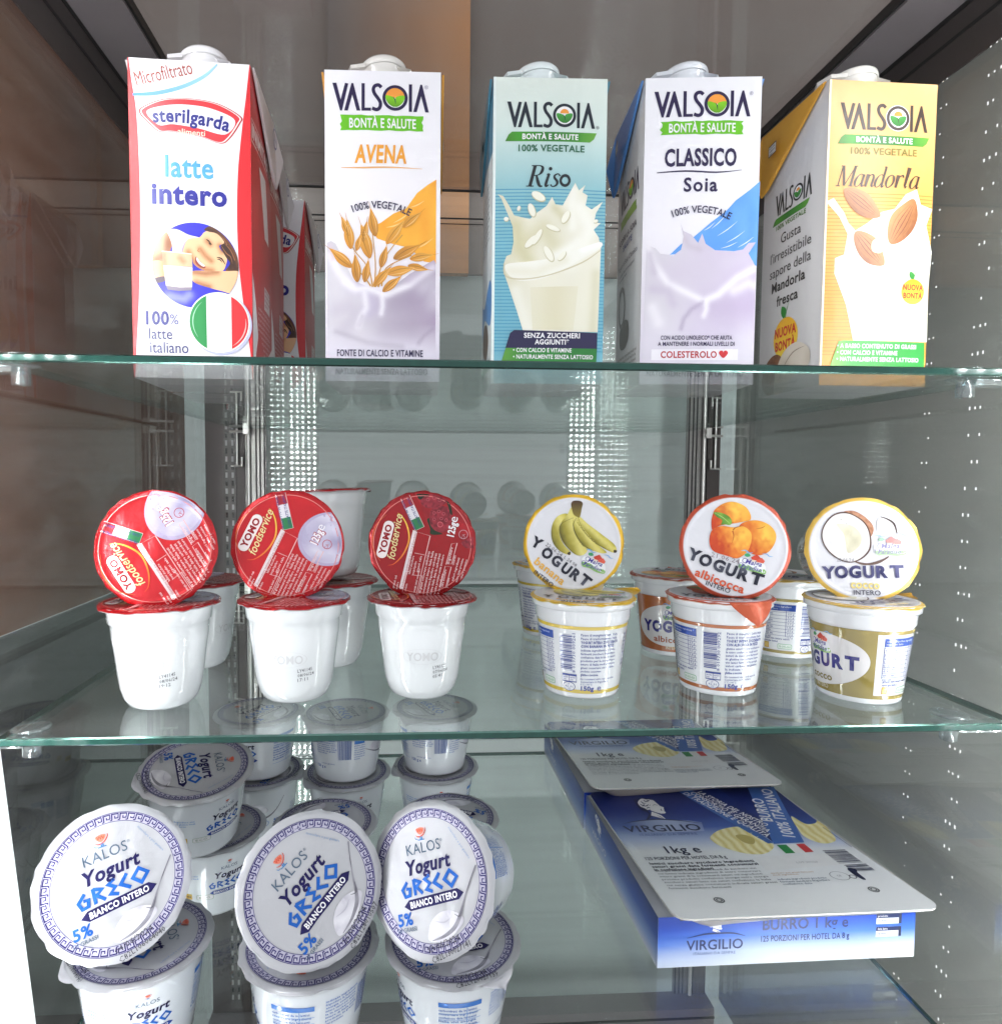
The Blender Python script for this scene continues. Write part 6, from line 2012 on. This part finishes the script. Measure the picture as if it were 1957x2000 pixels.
def lid_butter(A):
    f = homography([(45, 130), (1065, 105), (345, 800), (1838, 838)], [(-88, 196), (88, 196), (-88, 8), (88, 6)])
    deep, sky = H('1c2a70'), H('3a62b4')
    g = grad([(0, H('e6e8ea')), (.44, H('e2e5ea')), (.54, H('a9b9de')), (.64, H('3e5ca8')), (.74, H('1f3484')), (1, H('131d56'))])
    A.rrect(0, LL / 2, LW, LL, 8, lambda u, v: g((v + .05 * u) / LL), 1, res=6)
    ink = H('1d2448')
    hf = lambda P: f([(.2857 * a + 136, .2857 * b + 108.8) for a, b in P])
    A.poly(cat_closed(hf([(480, 250), (520, 200), (700, 190), (800, 210), (740, 330), (700, 420), (740, 540), (640, 600), (700, 480), (560, 400)]), 4), H('141c50'), 3)
    poet_head(A, hf, 4, H('18215a'))
    A.poly(hf([(180, 660), (450, 625), (700, 605), (920, 600), (1150, 608), (1450, 630), (1660, 665), (1680, 840), (900, 850), (190, 840)]), lambda u, v: mix(H('a8b4d6'), g((v + .05 * u) / LL), min(1, (abs(u + 36) / 36) ** 1.5)), 2, res=3)
    A.stroke(f([(192, 302), (260, 288), (350, 280), (400, 280), (500, 288), (610, 305)]), [.3, 1.4, 1.8, 1.8, 1.4, .3], H('22305f'), 3, smooth=4)
    (u0, v0), (u1, v1) = f([(200, 345), (608, 345)])
    A.text('VIRGILIO', (u0 + u1) / 2, v0 - 1, 10.5, H('1b2352'), 5, w=(u1 - u0), bold=.02)
    A.text('ITALIANO DA SEMPRE', (u0 + u1) / 2 + 1, v0 - 8, 3.6, H('4a5a9c'), 5, w=(u1 - u0) * .74, res=1)
    A.poly(f([(510, 122), (620, 120), (985, 425), (955, 430)]), H('3b66ae'), 3)
    A.poly(f([(590, 119), (750, 115), (960, 300), (985, 425), (955, 395)]), H('1e2f72'), 4)
    a, b = f([(540, 122), (955, 415)])
    rot = math.degrees(math.atan2(b[1] - a[1], b[0] - a[0]))
    for i, (st, p0, p1) in enumerate((('LA STORIA DEL NOSTRO', (622, 135), (960, 330)), ('CONSORZIO È GARANZIA', (580, 138), (965, 365)), ('DI TRADIZIONE E QUALITÀ', (540, 140), (955, 392)))):
        (a0, b0), (a1, b1) = f([p0, p1])
        r_ = math.degrees(math.atan2(b1 - b0, a1 - a0))
        A.text(st, a0, b0, 5.6, WHITE, 6, w=math.hypot(a1 - a0, b1 - b0), align='l', rot=r_, bold=.03)
    A.poly(f([(915, 109), (1072, 106), (1165, 430), (985, 433)]), H('3f68b2'), 5)
    (a0, b0), (a1, b1) = f([(1015, 305), (985, 175)])
    r_ = math.degrees(math.atan2(b1 - b0, a1 - a0))
    A.text('BURRO', a0, b0, 9.0, WHITE, 7, w=math.hypot(a1 - a0, b1 - b0), align='l', rot=r_, bold=.03)
    (a0, b0), (a1, b1) = f([(1120, 400), (1052, 122)])
    r_ = math.degrees(math.atan2(b1 - b0, a1 - a0))
    A.text('100% ITALIANO', a0, b0, 9.0, WHITE, 7, w=math.hypot(a1 - a0, b1 - b0), align='l', rot=r_, bold=.03)
    A.poly(f([(1000, 440), (1055, 439), (1095, 490), (1040, 491)]), H('2a8a4a'), 4)
    A.poly(f([(1055, 439), (1112, 438), (1155, 489), (1095, 490)]), H('e6e6e6'), 4)
    A.poly(f([(1112, 438), (1162, 437), (1205, 487), (1155, 489)]), H('c8323a'), 4)
    cur = lambda s: (lambda u, v: mix(H('d8c878'), H('f3ecc0'), .5 + .5 * math.sin(u * .9 + .6 * math.sin(v * .3) + s)))
    A.poly(cat_closed(f([(642, 380), (700, 345), (800, 328), (860, 345), (960, 420), (985, 440), (960, 470), (900, 490), (800, 480), (690, 440), (645, 405)]), 5), cur(0), 3, res=2.2)
    A.poly(cat_closed(f([(780, 380), (830, 375), (880, 400), (870, 430), (820, 420)]), 5), H('b8a860'), 4, res=2)
    A.poly(cat_closed(f([(1130, 275), (1200, 320), (1260, 320), (1290, 305), (1350, 390), (1350, 430), (1270, 440), (1180, 400), (1150, 350)]), 5), cur(1.4), 4, res=2.2)
    A.stroke(f([(1300, 345), (1440, 470)]), .5, ink, 5)
    (a0, b0), = f([(395, 470)])
    A.text('1kg e', a0, b0, 10.5, ink, 5, w=27, align='l', bold=.02)
    (a0, b0), = f([(275, 506)])
    A.text('125 PORZIONI PER HOTEL DA 8 g', a0, b0, 4.4, H('3a3f56'), 5, w=62, align='l', bold=.02)
    (a0, b0), = f([(290, 532)])
    A.lines(a0, b0, 3, 80, 3.2, 4.4, H('2a2e44'), 5, seed=2, bold=.05)
    (a0, b0), = f([(312, 572)])
    A.lines(a0, b0, 7, 80, 2.2, 3.9, H('5d6070'), 5, seed=4, bold=.01)
    A.poly(f([(850, 505), (1320, 498), (1385, 570), (900, 585)]), H('e2e3e6'), 4)
    (a0, b0), = f([(1090, 552)])
    A.text('LOT 301/23', a0, b0, 2.4, H('9a9aa2'), 6, w=16, align='l', res=1)
    (a0, b0), = f([(925, 606)])
    A.lines(a0, b0, 2, 34, 1.6, 2.6, H('c8a088'), 5, seed=6)
    (a0, b0), = f([(955, 645)])
    A.lines(a0, b0, 3, 38, 2.2, 3.2, H('5d6a86'), 5, seed=8)
    A.ring(*f([(1315, 636)])[0], 6.2, 6.6, H('6d7180'), 5, n=30, ry=.9)
    A.text('CE', *f([(1315, 640)])[0], 2.0, H('6d7180'), 5, res=1)
    P = f([(1340, 495), (1480, 490), (1530, 580), (1410, 586)])
    (x0, y0), (x1, y1) = f([(1375, 540), (1610, 640)])
    A.barcode(61, 62, 79, 82, ink, 5, vertical=True, seed=4, n=22)
    A.barcode(63, 50, 80, 60, ink, 5, vertical=True, seed=6, n=12)
    u, v = f([(1420, 632)])[0]
    A.blob([(u - 1, v - 7), (u + 1.5, v - 7), (u + 2, v + 2), (u + 4, v + 6), (u + 1, v + 9), (u - 2, v + 7), (u - 2.4, v)], ink, 5)
    A.ring(u - 5, v - 3, 2.0, 2.6, ink, 5, n=16)
    for p in ((605, 742), (1492, 728)):
        x, y = f([p])[0]
        A.poly(ell(x, y, 3.6, 3.6), H('55575c'), 4)
        A.ring(x, y, 2.2, 2.6, H('c8cacc'), 5, n=20)
        A.poly(ell(x, y, 1.2, 1.2), H('c8cacc'), 5)


def front_butter(A):
    g = grad([(0, H('d3d9e6')), (.28, H('b9c8e8')), (.56, H('4a7ad8')), (.8, H('2450be')), (1, H('1a3da4'))])
    A.poly([(-BW / 2, 0), (BW / 2, 0), (BW / 2, BH), (-BW / 2, BH)], lambda u, v: g((v + max(0, -u - 40) * .08) / BH), 1, res=5)
    f = frame(355 + 1370 / 2, 1068, BW / 1370, .1215)
    ink = H('27346a')
    hf = lambda P: [((a - 860) * .024 - 50, (592 - b) * .024 + 22.6) for a, b in P]
    poet_head(A, hf, 3, H('3a62b4'), .6)
    A.stroke([(-70, 20), (-58, 22.2), (-48, 22.6), (-38, 22.2), (-30, 20)], [.3, 1.0, 1.2, 1.0, .3], ink, 4, smooth=4)
    A.text('VIRGILIO', -51, 11.6, 6.6, ink, 5, w=39, bold=.02)
    A.text('ITALIANO DA SEMPRE', -51, 8.0, 1.9, H('5a6aa0'), 5, w=29, res=1)
    A.text('BURRO 1 kg e', 12, 23.5, 7.2, ink, 5, w=60, bold=.03)
    A.text('125 PORZIONI PER HOTEL DA 8 g', 12, 15.4, 4.0, ink, 5, w=62, bold=.02)
    for y0 in (24.2, 15.2):
        A.rect(62, y0, 80, y0 + 7.0, H('dde2ee'), 3)
        A.rect(62, y0 + 4.2, 78, y0 + 7.0, H('22305f'), 4)
        A.lines(63, y0 + 5.0, 1, 13, 1.4, 2, WHITE, 5, seed=int(y0))
        A.lines(63, y0 + 1.8, 1, 12, 1.6, 2, H('4a5a8c'), 5, seed=int(y0) + 1)
        A.rect(78, y0, 80, y0 + 7, H('2c3050'), 4)


def side_butter(A):
    g = grad([(0, H('d9dde8')), (.25, H('8fa8da')), (.6, H('2a4fa8')), (1, H('162a70'))])
    A.poly([(-BD / 2, 0), (BD / 2, 0), (BD / 2, BH), (-BD / 2, BH)], lambda u, v: g(v / BH), 1, res=5)
    hf = lambda P: [((a - 860) * .036 - 45, (592 - b) * .036 + 18.5) for a, b in P]
    poet_head(A, hf, 3, H('3a62b4'), .7)
    A.text('VIRGILIO', -45, 10, 5, H('e6e9f2'), 5, w=40)


def make_box(label, loc, rz):
    t = thing('butter_box', label, 'butter box', loc, R(rz), 'blue and white butter boxes')
    w, d, h = BW / 2000, BD / 1000, BH / 1000
    mb = MB()
    col = H('dfe1e6')
    mb.box(-w, w, 0, d, 0, h - .0015, col)
    A = Art(); front_butter(A); A.place(mb, plane_map((0, 0, 0), (1, 0, 0), (0, 0, 1)))
    A = Art(); side_butter(A); A.place(mb, plane_map((-w, d / 2, 0), (0, -1, 0), (0, 0, 1)))
    A = Art(); side_butter(A); A.place(mb, plane_map((w, d / 2, 0), (0, 1, 0), (0, 0, 1)))
    mb.build('tray', M['box'], t)

    # lid: hinged at the back edge, sprung open a little and reaching past the front
    def lidz(v):
        q = 1 - v / LL
        return h + .0006 + .0125 * q ** 1.6

    def lmap(u, v, l):
        return (u * .001, d - (LL - v) * .001, lidz(v) + .0010 + l + .0012 * (abs(u) / 88) ** 4 * (1 - v / LL))
    lb = MB()
    A = Art(res=7)
    A.rrect(0, LL / 2, LW + 1.0, LL, 9, H('cfd1d6'), 0)
    A.place(lb, lmap)
    A.place(lb, lambda u, v, l: (lambda p: (p[0], p[1], p[2] - .0011))(lmap(u, v, 0)))
    P = []
    for qx, qy, a in ((88.5 - 9, 9, 270), (88.5 - 9, LL - 9, 0), (-88.5 + 9, LL - 9, 90), (-88.5 + 9, 9, 180)):
        P += [(qx + 9 * math.cos(R(a + 9 * k)), qy + 9 * math.sin(R(a + 9 * k))) for k in range(11)]
    V = [lmap(u, v, 0.0001) for u, v in P] + [lmap(u, v, -.0011) for u, v in P]
    n = len(P)
    lb.add(V, [(k, (k + 1) % n, n + (k + 1) % n, n + k) for k in range(n)], H('c9c6c2'))
    A = Art(res=6); lid_butter(A); A.place(lb, lmap)
    lb.build('lid_flap', M['box'], t)
    # tuck flap bent back under the lid
    fb = MB()
    V, F = [], []
    for i in range(25):
        u = -84 + 168 * i / 24
        for k in range(5):
            q = k / 4
            y = d - LL * .001 + .004 + .016 * q
            z = lidz(6) - .0012 - .0165 * math.sin(q * 1.5) * max(.25, (1 - .9 * (i / 24)) * min(1, i / 3 + .15))
            V.append((u * .001 + .006 * q, y, z))
    for i in range(24):
        for k in range(4):
            F.append((i * 5 + k, i * 5 + k + 1, i * 5 + k + 6, i * 5 + k + 5))
    fb.add(V, F, H('b5aca2'), True)
    fb.build('tuck_flap', M['box'], t)
    return t


bx = make_box('butter box in front, lid sprung open with the printed picture fully in view', (.2563, .4190, Z3), 0.7)
dup(bx, 'butter box behind the other, partly hidden by the middle shelf edge', (.2530, .5935, Z3), (0, 0, R(0.5)))
